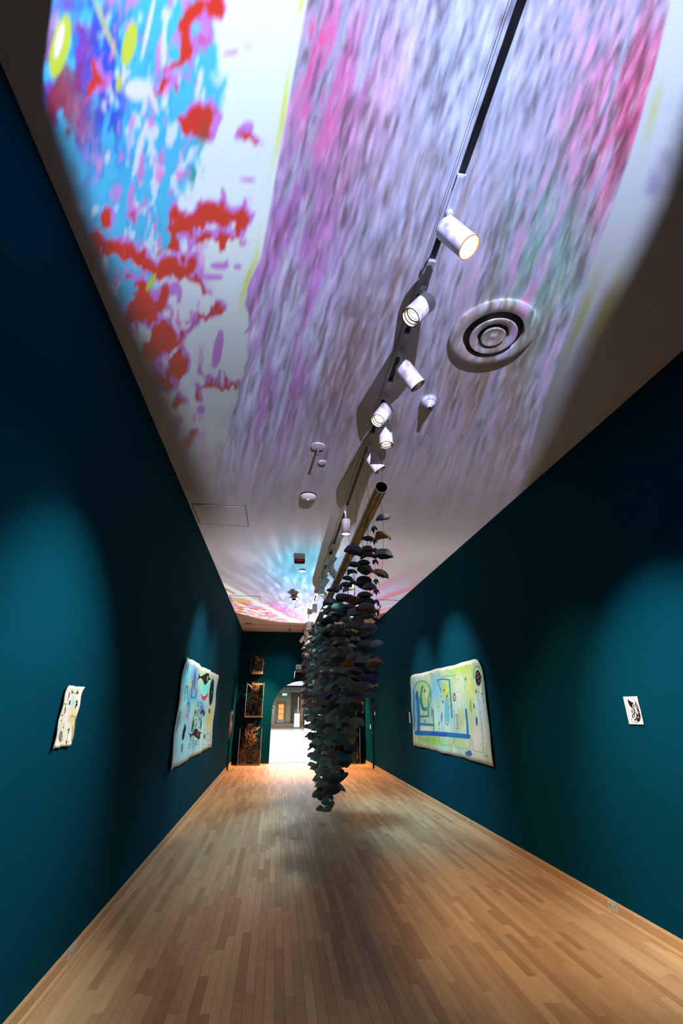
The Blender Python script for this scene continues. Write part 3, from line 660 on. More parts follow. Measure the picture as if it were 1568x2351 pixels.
# ------------------------------------------------------------------ paintings on unframed paper
class Canvas:
    """flat picture; shapes are given in the pixels of an enlarged crop of the photo and mapped to the wall"""
    def __init__(s, side, y0, y1, z0, z1, nx, ny, ox, oy, sc, base):
        a, b = (y0, y1) if side == 'L' else (y1, y0)
        s.Y, s.Z = np.meshgrid(np.linspace(a, b, nx), np.linspace(z0, z1, ny))
        px, py = project((XL if side == 'L' else XR)+0*s.Y, s.Y, s.Z)
        s.x = (px-ox)*sc; s.y = (py-oy)*sc
        s.u = np.linspace(0, 1, nx)[None, :]+0*s.Y; s.v = np.linspace(0, 1, ny)[:, None]+0*s.Y
        s.asp = abs(y1-y0)/(z1-z0)
        s.img = np.zeros(s.Y.shape+(3,))+srgb(*base)
        s.n = fbm(s.Y*9, s.Z*5, 4, nx); s.n2 = fbm(s.Y*3.2, s.Z*3.2, 4, nx+5); s.n3 = fbm(s.Y*40, s.Z*40, 3, nx+9)
    def c(s, col, m, k=1.0): s.img = mixc(s.img, srgb(*col), np.clip(m*k, 0, 1))
    def wash(s, col, cx, cy, rx, ry, a=0, k=.8, w=.5):
        g = gauss(s.x, s.y, cx, cy, rx, ry, a); s.c(col, g*(1-w+w*sstep(.35, .6, s.n2))*1.25, k)
    def ell(s, col, cx, cy, rx, ry, a=0, k=1.0, wob=.0):
        g = gauss(s.x, s.y, cx, cy, rx, ry, a)+wob*(s.n3-.5); s.c(col, sstep(.34, .40, g), k)
    def ringe(s, col, cx, cy, rx, ry, a=0, t=.10, k=1.0, y0=-1e9, y1=1e9):
        c, q = math.cos(math.radians(a)), math.sin(math.radians(a)); dx = s.x-cx; dy = s.y-cy
        r = np.sqrt(((dx*c+dy*q)/rx)**2+((-dx*q+dy*c)/ry)**2)
        s.c(col, (np.abs(r-1) < t*1.25)*(s.y > y0)*(s.y < y1), k)
    def line(s, col, pts, w=5, k=1.0):
        m = np.zeros(s.x.shape)
        for (ax, ay), (bx, by) in zip(pts[:-1], pts[1:]):
            L2 = (bx-ax)**2+(by-ay)**2+1e-9
            t = np.clip(((s.x-ax)*(bx-ax)+(s.y-ay)*(by-ay))/L2, 0, 1)
            d = np.hypot(s.x-ax-t*(bx-ax), s.y-ay-t*(by-ay)); m = np.maximum(m, 1-sstep(w*.7, w*.7+3, d))
        s.c(col, m, k)
    def poly(s, col, pts, k=1.0):
        ins = np.zeros(s.x.shape, bool); j = len(pts)-1
        for i in range(len(pts)):
            xi, yi = pts[i]; xj, yj = pts[j]
            if yi != yj: ins ^= ((yi > s.y) != (yj > s.y)) & (s.x < (xj-xi)*(s.y-yi)/(yj-yi)+xi)
            j = i
        s.c(col, ins.astype(float), k)
    def fish(s, col, cx, cy, L, h, a=0, k=1):
        c, q = math.cos(math.radians(a)), math.sin(math.radians(a))
        P = [(-1, -.55), (-.62, -.12), (-.3, -.3), (.1, -.75), (.45, -.75), (.72, -.2), (1.05, .0), (.72, .25), (.55, .75), (.3, 1), (0, .55), (-.3, .15), (-.62, .12), (-1, .6), (-.86, 0)]
        s.poly(col, [(cx+(x*L*c-y*h*q), cy+(x*L*q+y*h*c)) for x, y in P], k)

BLK = (26, 20, 20)
def painting_left_large():
    C = Canvas('L', 6.30, 9.95, .83, 2.13, 860, 330, 360, 1480, 7.345, (190, 226, 228))
    C.c((140, 205, 214), sstep(.35, .62, C.n), .8); C.c((214, 232, 216), sstep(.5, .66, C.n2), .7)
    C.wash((60, 205, 222), 480, 560, 90, 260); C.wash((48, 190, 214), 560, 1100, 100, 500, 10); C.wash((90, 140, 205), 640, 700, 110, 330)
    C.wash((232, 224, 165), 880, 440, 180, 150, 20, .9, .3); C.wash((222, 226, 150), 730, 640, 60, 200); C.wash((96, 224, 216), 810, 720, 80, 160)
    C.wash((206, 206, 110), 870, 1180, 60, 230, 6, .85); C.wash((100, 150, 206), 770, 1100, 70, 140); C.wash((150, 210, 215), 380, 1700, 150, 260)
    C.wash((232, 138, 146), 470, 1180, 22, 120, 12, .95, .1); C.wash((200, 176, 214), 560, 1250, 40, 300, 4, .7); C.wash((196, 220, 160), 640, 1150, 70, 170, 0, .8)
    C.wash((222, 180, 90), 560, 680, 36, 110, 0, .8, .7); C.wash((226, 205, 170), 900, 1600, 50, 200, 0, .4); C.wash((70, 100, 200), 640, 600, 40, 160, 0, .6)
    # stipple
    st = (C.n3 > .54)*(gauss(C.x, C.y, 690, 1150, 75, 230, 8)+gauss(C.x, C.y, 530, 1000, 28, 300, 6)*.9+gauss(C.x, C.y, 655, 1350, 50, 120, 8) > .38)
    C.c((24, 70, 84), st.astype(float), .85)
    C.ell((84, 92, 122), 628, 620, 16, 150, 3, .9, .3); C.ell((88, 98, 130), 650, 830, 12, 110, 6, .8, .3); C.ell((78, 90, 120), 628, 500, 10, 110, 3, .9)
    for cx, cy, rx, ry in ((485, 330, 24, 60), (486, 760, 26, 62), (362, 1190, 20, 60)):
        C.ringe((44, 60, 74), cx, cy, rx, ry, 8, .14, .9, y1=cy); C.line((44, 60, 74), [(cx-rx+2, cy), (cx-rx-8, cy+190)], 5, .8); C.line((44, 60, 74), [(cx+rx-2, cy), (cx+rx-10, cy+150)], 5, .8); C.ringe((44, 60, 74), cx-2, cy+16, rx*.4, ry*.7, 8, .18, .8)
    C.line((44, 60, 74), [(340, 1190), (310, 1400), (298, 1475)], 7)
    C.fish(BLK, 790, 560, 112, 118, 12); C.ell((206, 206, 190), 843, 570, 9, 44, 6); C.ell(BLK, 842, 580, 4, 12)
    C.ell(BLK, 912, 800, 22, 150, 6); C.ell(BLK, 912, 800, 31, 224, 5); C.ell((200, 220, 220), 922, 802, 5, 12)
    C.poly((196, 76, 88), [(732, 815), (770, 870), (815, 860), (858, 805), (850, 870), (815, 930), (785, 950), (752, 915)])
    C.fish(BLK, 765, 1145, 46, 66, -6); C.ell((90, 130, 190), 775, 1150, 6, 16)
    C.ell((120, 190, 130), 598, 1370, 24, 124, 8, .8); C.ell((58, 66, 40), 598, 1370, 14, 108, 8)
    C.ell(BLK, 738, 1350, 9, 92, 6, 1, .2); C.fish((52, 32, 36), 640, 1510, 108, 110, -14); C.ell((150, 110, 120), 684, 1500, 9, 44, 8)
    C.ell(BLK, 444, 1490, 22, 130, 10, 1, .2); C.ell(BLK, 466, 1420, 16, 60, 4); C.ell(BLK, 465, 1390, 10, 60); C.ell((120, 70, 90), 408, 1740, 16, 80, 8, .8, .2)
    C.ell((60, 84, 120), 794, 1550, 14, 46, 0, .9, .3); C.line((206, 80, 100), [(836, 1700), (876, 1690)], 10, .8); C.line((214, 130, 120), [(915, 1400), (880, 1700)], 8, .7)
    for cx, cy in ((530, 1720), (560, 1640), (600, 1700), (630, 1650), (670, 1660), (590, 1590)): C.ringe((50, 60, 70), cx, cy, 18, 36, 10, .12, .8)
    C.line((44, 60, 80), [(595, 610), (570, 880), (606, 905), (612, 880)], 7); C.ringe((60, 80, 84), 850, 1560, 34, 60, 0, .06, .5)
    C.ell((50, 50, 160), 876, 1120, 14, 42, 0, .8, .3)
    for (a, b) in ((548, 300), (708, 378), (946, 884), (244, 1586), (348, 770)): C.ell(BLK, a, b, 5, 8)
    C.line((100, 110, 120), [(310, 1985), (480, 1915)], 4, .6); C.line((90, 100, 110), [(215, 1960), (232, 1700)], 5, .5)
    edge = np.minimum(np.minimum(C.u*C.asp, (1-C.u)*C.asp), np.minimum(C.v, 1-C.v)); C.c((232, 222, 208), 1-sstep(.015, .06, edge+.03*(C.n-.5)), .9)
    return C.img
def painting_right_large():
    C = Canvas('R', 6.17, 9.80, .85, 2.15, 900, 330, 900, 1480, 6.031, (206, 218, 190))
    C.c((172, 196, 140), sstep(.36, .6, C.n), .75); C.c((164, 204, 214), sstep(.5, .64, C.n2), .7)
    C.wash((184, 204, 96), 960, 330, 260, 120, 0, .8, .3); C.wash((196, 208, 90), 740, 620, 60, 120, 0, .8); C.wash((120, 190, 226), 590, 600, 90, 240, 0, .8); C.wash((84, 150, 196), 340, 850, 70, 300, 0, .8, .3)
    C.wash((160, 190, 90), 440, 640, 90, 180, 0, .7); C.wash((205, 212, 100), 1090, 600, 50, 300, 0, .8, .3); C.wash((150, 180, 70), 580, 1330, 170, 90, 0, .8, .3); C.wash((190, 204, 120), 960, 1330, 170, 80, 0, .7)
    C.wash((228, 222, 205), 1210, 1300, 130, 260, 0, .95, .1); C.wash((232, 226, 208), 460, 1170, 80, 50, 0, .9, .1); C.wash((206, 222, 226), 1230, 900, 70, 250, 0, .8); C.wash((205, 216, 226), 420, 440, 120, 60, 0, .6)
    TE = (16, 128, 138); BL = (22, 104, 176)
    C.ringe(TE, 425, 660, 112, 158, 0, .035, .9, y1=640); C.line(TE, [(536, 640), (505, 760), (508, 990), (385, 992)], 9, .9)
    C.ringe((10, 128, 116), 470, 730, 74, 180, 4, .05, 1, y0=570) ; C.wash((170, 200, 110), 462, 700, 50, 130, 0, .9, .1); C.wash((206, 222, 214), 478, 680, 20, 80, 0, .7, .1)
    C.line((10, 128, 116), [(425, 580), (405, 680), (412, 800), (445, 895), (475, 870)], 13)
    for cx, cy, k in ((458, 640, 30), (1025, 475, 26), (920, 480, 12), (1268, 676, 18)):
        C.poly((10, 84, 104) if k > 20 else BLK, [(cx, cy-k*1.4), (cx+k*.22, cy-k*.22), (cx+k*.8, cy), (cx+k*.22, cy+k*.22), (cx, cy+k*1.4), (cx-k*.22, cy+k*.22), (cx-k*.8, cy), (cx-k*.22, cy-k*.22)])
    C.poly((22, 96, 140), [(330, 730), (345, 640), (365, 640), (372, 740), (350, 775)]); C.line(BL, [(365, 740), (378, 1010), (376, 1220)], 26, .85)
    C.line(BL, [(310, 640), (322, 1180)], 12, .6)
    C.line(TE, [(385, 1000), (510, 990)], 14, .9); C.line((30, 120, 160), [(385, 1100), (575, 1115)], 22, .85); C.line(TE, [(575, 900), (580, 1210)], 9, .8)
    C.line(BL, [(360, 1222), (700, 1240), (1065, 1275)], 44, .92); C.line((40, 70, 156), [(560, 1232), (740, 1250)], 34, .7); C.line(BL, [(1030, 900), (1048, 1100), (1058, 1260)], 18, .85)
    C.line(TE, [(635, 495), (700, 475), (800, 488), (806, 600), (822, 780), (836, 1010)], 11, .9); C.line(TE, [(635, 495), (650, 560), (690, 660)], 7, .6); C.line((60, 130, 120), [(700, 442), (880, 424)], 4, .7)
    C.ell((98, 184, 206), 765, 900, 34, 180, -2, .85); C.ringe(TE, 765, 960, 32, 150, -2, .05, .8, y0=960)
    C.ell((206, 142, 96), 634, 670, 14, 36, 0, .9, .3); C.wash((120, 196, 226), 640, 680, 34, 70, 0, .6)
    C.ringe((132, 42, 48), 868, 728, 17, 50, 0, .16); C.ringe(BLK, 868, 722, 8, 26, 0, .15, .7)
    for cx, cy, rx, ry in ((724, 632, 8, 18), (710, 790, 8, 24), (768, 710, 13, 13)): C.ell((140, 40, 50), cx, cy, rx, ry, 0, 1, .2)
    C.ell((46, 34, 30), 1211, 462, 42, 112, -2, 1, .25); C.ringe((80, 176, 190), 1205, 430, 62, 130, 0, .08, .9, y1=420); C.line((80, 176, 190), [(1262, 420), (1285, 600), (1292, 800)], 13, .8); C.line((80, 176, 190), [(1146, 420), (1150, 470)], 12, .8)
    for cx, cy in ((1203, 400), (1216, 440), (1203, 462), (1219, 506)): C.ell((210, 200, 190), cx, cy, 6, 10)
    C.ell((70, 86, 130), 1146, 850, 9, 40, -8); C.ell((64, 84, 140), 1183, 1060, 13, 66, -4); C.ell((44, 30, 28), 1178, 648, 8, 24)
    for cx, cy in ((1228, 772), (1243, 812), (1241, 930), (1220, 655), (862, 918), (856, 1000), (870, 965), (678, 610), (656, 520), (666, 550), (690, 715), (782, 680), (798, 765), (793, 880), (918, 656), (775, 354), (905, 322), (1050, 290), (643, 860), (690, 1070), (655, 1165), (632, 1200), (1258, 1190), (1275, 1298), (1375, 1290), (1250, 1380), (1180, 1595), (1360, 1640), (1016, 1550), (872, 1518), (742, 1480), (624, 1450), (520, 1424), (420, 1398), (1308, 658), (1218, 310), (550, 405)): C.ell(BLK, cx, cy, 4, 9)
    C.ell((70, 90, 80), 692, 1000, 9, 70, 3, .8, .3); C.ell((120, 146, 60), 1098, 860, 16, 100, -4, .6, .3); C.ell((150, 150, 160), 908, 1060, 14, 110, -3, .95, .1); C.ringe((120, 140, 70), 908, 1070, 38, 105, -3, .06, .7); C.ringe((120, 160, 190), 915, 1120, 56, 96, 0, .04, .6, y0=1150)
    C.ell((60, 110, 140), 555, 930, 16, 80, 0, .5, .3); C.ell((60, 90, 130), 655, 1095, 8, 30, 8, .7); C.ell(TE, 465, 1060, 16, 18, 0, .5, .5)
    for x0, y0, x1, y1 in ((660, 1270, 860, 1400), (870, 1290, 1090, 1450), (390, 1240, 510, 1330)): C.line((110, 140, 110), [(x0, y0), (x0+6, y1-40), (x0+40, y1-16), (x1-30, y1), (x1, y1-40), (x1, y0)], 4, .6)
    C.line((90, 110, 150), [(1110, 1290), (1130, 1440), (1160, 1475), (1280, 1500), (1275, 1300), (1200, 690)], 4, .5)
    C.ell((40, 84, 140), 1078, 1515, 46, 44, 20, .85, .9); C.line((80, 90, 110), [(1310, 1545), (1330, 1530), (1340, 1550), (1368, 1545)], 4, .8)
    edge = np.minimum(np.minimum(C.u*C.asp, (1-C.u)*C.asp), np.minimum(C.v, 1-C.v)); C.c((234, 224, 208), 1-sstep(.01, .05, edge+.02*(C.n-.5)), .9)
    return C.img
def painting_left_small():
    C = Canvas('L', 3.01, 3.245, 1.296, 1.626, 240, 336, 60, 1540, 8.711, (238, 226, 205))
    C.wash((226, 200, 130), 900, 900, 60, 200, 8, .8, .3); C.wash((226, 200, 140), 680, 1250, 60, 200, 0, .7, .3); C.wash((190, 214, 204), 915, 640, 45, 110, 6, .95, .1); C.wash((190, 214, 204), 610, 1150, 36, 110, 14, .95, .1)
    C.ell((46, 50, 58), 900, 425, 26, 18, -30, .9, .6); C.ell((60, 50, 46), 990, 440, 22, 34, 0, .9, .6); C.ell((150, 170, 180), 940, 448, 46, 16, 0, .6, .5)
    C.line((80, 70, 66), [(846, 390), (920, 378)], 4, .5); C.line(BLK, [(838, 440), (806, 600)], 5, .8); C.line(BLK, [(836, 440), (826, 520)], 9, .9)
    C.ell((40, 32, 34), 850, 640, 15, 56, 12, 1, .2); C.ell((40, 32, 34), 975, 620, 10, 36, 6); C.ell((40, 32, 34), 964, 680, 11, 26, 6); C.line(BLK, [(958, 690), (944, 750)], 5)
    C.ringe((30, 26, 28), 722, 780, 34, 124, 14, .07); C.ell((130, 116, 106), 752, 800, 26, 84, 12, .7, .9); C.ell(BLK, 792, 664, 8, 14); C.ell((90, 80, 76), 812, 768, 6, 12, 0, .7); C.ell(BLK, 680, 1000, 7, 26, 0, 1, .3); C.ell(BLK, 724, 1134, 9, 20)
    C.line((150, 120, 60), [(860, 890), (820, 1010)], 5, .8); C.ell((120, 96, 60), 900, 908, 28, 12, 6, .9); C.line((130, 100, 60), [(930, 915), (915, 1020), (880, 1180), (850, 1400)], 6, .8); C.line((160, 110, 60), [(880, 1080), (850, 1300), (830, 1420)], 6, .7); C.wash((206, 190, 130), 880, 980, 34, 80, 8, .8, .2)
    C.ell((120, 110, 150), 660, 1320, 28, 84, 10, .9); C.ringe(BLK, 660, 1315, 32, 94, 10, .10, .9); C.ell((170, 150, 90), 655, 1330, 14, 36, 10, .9); C.ell(BLK, 654, 1326, 6, 8)
    C.ringe((120, 80, 60), 610, 1370, 90, 60, 0, .03, .6, y0=1370); C.line((40, 40, 60), [(836, 1150), (812, 1200), (818, 1240)], 8); C.line((40, 40, 60), [(806, 1180), (836, 1190)], 8); C.line((120, 170, 170), [(806, 1240), (780, 1390)], 6, .8)
    C.poly(BLK, [(745, 1430), (755, 1380), (765, 1430), (772, 1370), (778, 1430), (786, 1395), (778, 1450), (752, 1455)]); C.ell(BLK, 800, 1414, 7, 8); C.ell(BLK, 522, 1456, 5, 12, 20); C.ell((206, 120, 116), 800, 410, 16, 10, 0, .5, .6); C.ell((120, 110, 150), 730, 1070, 10, 24, 0, .5, .3)
    C.ell(BLK, 722, 560, 6, 10); C.line((150, 130, 120), [(760, 900), (700, 960), (690, 1100)], 4, .5)
    return C.img
def painting_right_small():
    C = Canvas('R', 3.445, 3.60, 1.396, 1.597, 200, 260, 1380, 1560, 9.8, (238, 226, 220))
    K = (28, 18, 22)
    C.poly(K, [(612, 440), (690, 500), (745, 520), (722, 570), (722, 610), (735, 645), (700, 640), (650, 580), (620, 510)]); C.poly(K, [(742, 548), (770, 610), (776, 640), (748, 622), (732, 590)])
    C.line(K, [(735, 645), (770, 690), (768, 740), (800, 760), (830, 800)], 16); C.line(K, [(768, 745), (750, 790)], 14)
    C.line(K, [(786, 505), (830, 590), (868, 720)], 13); C.line(K, [(778, 550), (820, 650), (856, 735)], 12); C.line(K, [(862, 735), (880, 790)], 18)
    for cx, cy, r in ((714, 712, 20), (742, 815, 26), (852, 860, 40), (870, 800, 26), (856, 905, 30)): C.ringe(K, cx, cy, r, r*1.25, 0, .28)
    for cx, cy, r in ((783, 905, 20), (728, 748, 7), (762, 480, 8), (790, 790, 7), (846, 860, 8), (870, 880, 12), (840, 900, 11)): C.ell(K, cx, cy, r, r*1.3)
    C.line(K, [(715, 850), (692, 915)], 5, .6); C.line(K, [(728, 860), (706, 925)], 5, .6); C.line(K, [(728, 955), (840, 975)], 6, .8); C.ell(K, 815, 968, 24, 8, 4)
    C.ringe((90, 80, 84), 690, 740, 56, 84, -20, .04, .5); C.ell((200, 180, 196), 805, 720, 24, 40, 0, .8, .3); C.line((60, 50, 54), [(575, 430), (600, 410), (800, 412), (825, 440), (940, 960)], 4, .5); C.line((60, 50, 54), [(568, 440), (662, 960)], 4, .5); C.line(K, [(715, 435), (780, 430)], 6, .6)
    return C.img
M_paper = mat('paper_edge', (.72, .68, .60), .9)
def paper(name, side, y0, y1, z0, z1, img, label, wob, seed, lift, corner=.0):
    """unframed sheet: wavy deckle edge, slight curl off the wall, a few millimetres thick"""
    im = make_image(name+'_picture', img.astype(np.float32)); m = image_mat(name+'_paint', im)
    nx, nz = 48, 20; x = XL if side == 'L' else XR; s = 1 if side == 'L' else -1; rs = random.Random(seed)
    ph = [rs.random()*6 for _ in range(8)]
    W_, H_ = y1-y0, z1-z0
    vs = []; uv = []
    for j in range(nz+1):
        for i in range(nx+1):
            a, b = i/nx, j/nz
            yy = y0+a*W_; zz = z0+b*H_
            ew = wob*(math.sin(9*b+ph[0])+.6*math.sin(23*b+ph[1])); eh = wob*(math.sin(14*a+ph[2])+.7*math.sin(37*a+ph[3]))
            yy += ew*(1-2*a)*.5*abs(1-2*a)**3 + (wob*.6*math.sin(11*b+ph[4]))*abs(1-2*a)**6
            zz += eh*(2*b-1)*abs(2*b-1)**3*.6
            # rounded top corners
            for ca in (0, 1):
                dy = abs(a-ca)*W_; dz = (1-b)*H_
                if corner and dy < corner and dz < corner:
                    r = math.hypot(corner-dy, corner-dz)
                    if r > corner:
                        k = corner/r; yy = (y0+ca*W_)+(1 if ca == 0 else -1)*(corner-(corner-dy)*k); zz = z1-(corner-(corner-dz)*k)
            e = min(a*W_, (1-a)*W_, b*H_, (1-b)*H_)/max(.001, min(W_, H_))
            d = .006+lift*(abs(1-2*a)**5*.9+.45*abs(1-2*b)**4*(1+.6*math.sin(19*a+ph[5])))*(.6+.4*math.sin(7*b+ph[6])**2)
            vs.append((x+s*d, yy, zz)); uv.append((a if side == 'L' else 1-a, b))
    n = len(vs); vs2 = [(p[0]-s*.003, p[1], p[2]) for p in vs]
    fs = []
    I = lambda i, j: j*(nx+1)+i
    for j in range(nz):
        for i in range(nx):
            fs.append((I(i, j), I(i+1, j), I(i+1, j+1), I(i, j+1)))
    nf = len(fs)
    for j in range(nz):
        for i in range(nx):
            fs.append((n+I(i, j), n+I(i, j+1), n+I(i+1, j+1), n+I(i+1, j)))
    for i in range(nx): fs += [(I(i, 0), n+I(i, 0), n+I(i+1, 0), I(i+1, 0)), (I(i, nz), I(i+1, nz), n+I(i+1, nz), n+I(i, nz))]
    for j in range(nz): fs += [(I(0, j), I(0, j+1), n+I(0, j+1), n+I(0, j)), (I(nx, j), n+I(nx, j), n+I(nx, j+1), I(nx, j+1))]
    me = bpy.data.meshes.new(name); me.from_pydata([tuple(map(float, p)) for p in vs+vs2], [], fs); me.materials.append(m); me.materials.append(M_paper)
    ul = me.uv_layers.new(name='UVMap'); UV = uv+uv
    for p in me.polygons:
        p.material_index = 0 if p.index < nf else 1; p.use_smooth = p.index < 2*nf
        for li in p.loop_indices: ul.data[li].uv = UV[me.loops[li].vertex_index]
    o = link(name, me); tag(o, label, 'painting')
    return o
pl = paper('painting', 'L', 6.30, 9.95, .83, 2.13, painting_left_large(), 'large unframed aqua painting with black fish shapes on the left wall', .011, 1, .035, .16)
pr = paper('painting', 'R', 6.17, 9.80, .85, 2.15, painting_right_large(), 'large unframed green and blue abstract painting on the right wall', .007, 2, .03, .2)
ps = paper('painting', 'L', 3.01, 3.245, 1.296, 1.626, painting_left_small(), 'small cream drawing with yellow stains, nearest work on the left wall', .003, 3, .022)
pq = paper('painting', 'R', 3.445, 3.60, 1.396, 1.597, painting_right_small(), 'small black and white drawing, nearest work on the right wall', .0008, 4, .004)
for (y, z) in ((3.02, 1.615), (3.235, 1.615)):
    MB().lathe([(0, 0), (.003, 0), (.003, .004), (0, .005)], 8, Matrix.Translation((XL+.012, y, z)) @ Matrix.Rotation(math.radians(90), 4, 'Y')).obj('pin', M_steel, ps)

# ------------------------------------------------------------------ outlets, labels, small wall things
M_plate = mat('outlet_plate', (.55, .50, .38), .5)
def outlet(side, y, label, w=.115, z0=.028, z1=.098):
    x = XL+.012 if side == 'L' else XR-.012; s = 1 if side == 'L' else -1
    t = thing('wall_outlet', label, 'outlet', (x, y, (z0+z1)/2))
    a, b = sorted((0, s*.006)); MB().box(a, b, -w/2, w/2, -.036, .036).obj('cover_plate', M_plate, t)
    for dy in (-.026, .026):
        a, b = sorted((s*.006, s*.009)); MB().box(a, b, dy-.017, dy+.017, -.018, .018).obj('socket', M_plate, t)
        a, b = sorted((s*.009, s*.0095)); MB().box(a, b, dy-.008, dy+.006, .004, .008).box(a, b, dy-.008, dy+.004, -.008, -.004).box(a, b, dy+.008, dy+.012, -.003, .003).obj('slots', M_black, t)
outlet('R', 4.25, 'beige outlet in the right baseboard, nearest the camera'); outlet('R', rwy := float(on(1080, 1888, 0, XR)[1]), 'beige outlet in the right baseboard under the large painting')
outlet('R', float(on(934, 1803, 0, XR)[1]), 'beige outlet in the right baseboard beyond the large painting'); outlet('R', float(on(868, 1763, 0, XR)[1]), 'outlet in the right baseboard next to the door edge')
outlet('L', float(on(160, 2185, 0, XL)[1]), 'beige outlet in the left baseboard near the camera'); outlet('L', float(on(478, 1808, 0, XL)[1]), 'outlet in the left baseboard beyond the large painting')
M_card = mat('label_card', (.72, .70, .68), .8)
def wall_card(side, q0, q1, label, name='wall_label', m=None, th=.004, cat='label'):
    X_ = XL if side == 'L' else XR; a = on(*q0, 0, X_); b = on(*q1, 0, X_); s = 1 if side == 'L' else -1
    x0, x1 = sorted((X_+s*.001, X_+s*th)); o = MB().box(x0, x1, min(a[1], b[1]), max(a[1], b[1]), min(a[2], b[2]), max(a[2], b[2])).obj(name, m or M_card)
    return tag(o, label, cat)
wall_card('R', (939, 1635), (943, 1660), 'white label card beside the far edge of the large green painting')
wall_card('R', (859.5, 1634), (862, 1642), 'small white card right beside the door edge')
wall_card('R', (849.5, 1663), (851.5, 1674), 'small white plate low on the green lit strip of right wall', 'switch_plate', cat='switch')
wall_card('L', (528.5, 1636), (530, 1648), 'small label card by the far left corner, left of two')
wall_card('L', (532.5, 1634), (534, 1641), 'small label card by the far left corner, right of two')
M_pink = mat('pink_fabric', (.62, .20, .19), .9, noise=((.75, .45, .40), 9, 3))
a = on(530, 1664, 0, XL+.03)
t = MB()
pts = [(-.25, .0), (-.18, .35), (-.05, .55), (.10, .62), (.16, .30), (.24, .0), (.16, -.45), (.05, -.2), (-.05, -.6), (-.15, -.3)]
vs = [(0, p[0]*.9, p[1]*.75) for p in pts]; vs2 = [(.03+.02*math.sin(3*i), p[0]*.9, p[1]*.75) for i, p in enumerate(pts)]; n = len(pts)
t.add(vs+vs2, [tuple(range(n)), tuple(range(2*n-1, n-1, -1))]+[(i, n+i, n+(i+1) % n, (i+1) % n) for i in range(n)])
o = t.obj('wall_hanging', M_pink); o.location = (XL+.004, a[1], a[2]); o.scale = (1, 1, .8); tag(o, 'pink torn fabric work on the left wall by the far corner', 'wall art')
# white wall phone on the right wall near the end
a = on(836.5, 1622, 0, XR)
t = thing('wall_phone', 'white rounded handset fixed on the right wall near the end', 'phone', (XR, a[1], a[2]))
bm = bmesh.new(); bmesh.ops.create_uvsphere(bm, u_segments=20, v_segments=14, radius=1); bmesh.ops.scale(bm, vec=(.05, .10, .20), verts=bm.verts); me = bpy.data.meshes.new('handset'); bm.to_mesh(me); bm.free(); me.materials.append(mat('ivory', (.85, .74, .58), .5))
for p in me.polygons: p.use_smooth = True
o = link('handset', me, t); o.location = (-.055, 0, 0)
MB().box(-.03, 0, -.08, .08, -.10, .10).obj('cradle', M_dark, t)
# edges of the sliding door pocket near the end of both walls
yd = float(on(858.5, 1700, 0, XR)[1])
t = thing('door_edge', 'slim dark door edge standing off the right wall with latch and lock', 'door', (XR, yd, 0))
MB().box(-.035, -.002, -.025, .025, .004, 2.35).obj('edge_strip', M_teal, t); MB().box(-.042, -.035, -.012, .012, .98, 1.72).obj('latch_plate', mat('bronze', (.30, .20, .14), .35, .8), t)
MB().box(-.05, -.035, -.02, .02, 0.004, .16).obj('floor_guide', M_black, t); MB().box(-.05, -.035, -.02, .02, .86, .90).obj('lock', M_steel, t)
t = thing('door_edge', 'slim dark door edge at the far end of the left wall', 'door', (XL, yd, 0))
MB().box(.002, .035, -.025, .025, .004, 2.35).obj('edge_strip', M_teal, t); MB().box(.032, .046, -.02, .02, .004, .16).obj('floor_guide', M_black, t)

# ------------------------------------------------------------------ acrylic cases with dried seaweed at the end wall
M_acr = glass_mat('acrylic', (.93, .95, .96)); M_edge = mat('acrylic_edge', (.62, .60, .62), .2)
M_shelfw = wood('case_base_wood', (.50, .25, .10), (.62, .38, .18), 'X', 'object')
SW = [mat('seaweed_brown', (.30, .13, .05), .45, noise=((.55, .28, .11), 14, 4)), mat('seaweed_ochre', (.60, .34, .10), .45, noise=((.70, .48, .18), 20, 4)),
      mat('seaweed_dark', (.09, .04, .02), .55), mat('seaweed_rust', (.45, .13, .035), .5, noise=((.6, .22, .06), 14, 3))]
M_shell = mat('shell_pale', (.80, .62, .52), .5, noise=((.60, .36, .28), 30, 3)); M_shellg = mat('shell_grey', (.45, .45, .48), .5)
SHELLS = []
for k in range(4):
    bm = bmesh.new(); bmesh.ops.create_icosphere(bm, subdivisions=2, radius=1)
    for v_ in bm.verts:
        f = 1+.25*math.sin(7*math.atan2(v_.co.y, v_.co.x)+k); v_.co = Vector((v_.co.x*f, v_.co.y*f*.7, v_.co.z*(.35 if v_.co.z < 0 else .6)))
    me = bpy.data.meshes.new('shell'); bm.to_mesh(me); bm.free(); me.materials.append(M_shell if k < 3 else M_shellg); SHELLS.append(me)
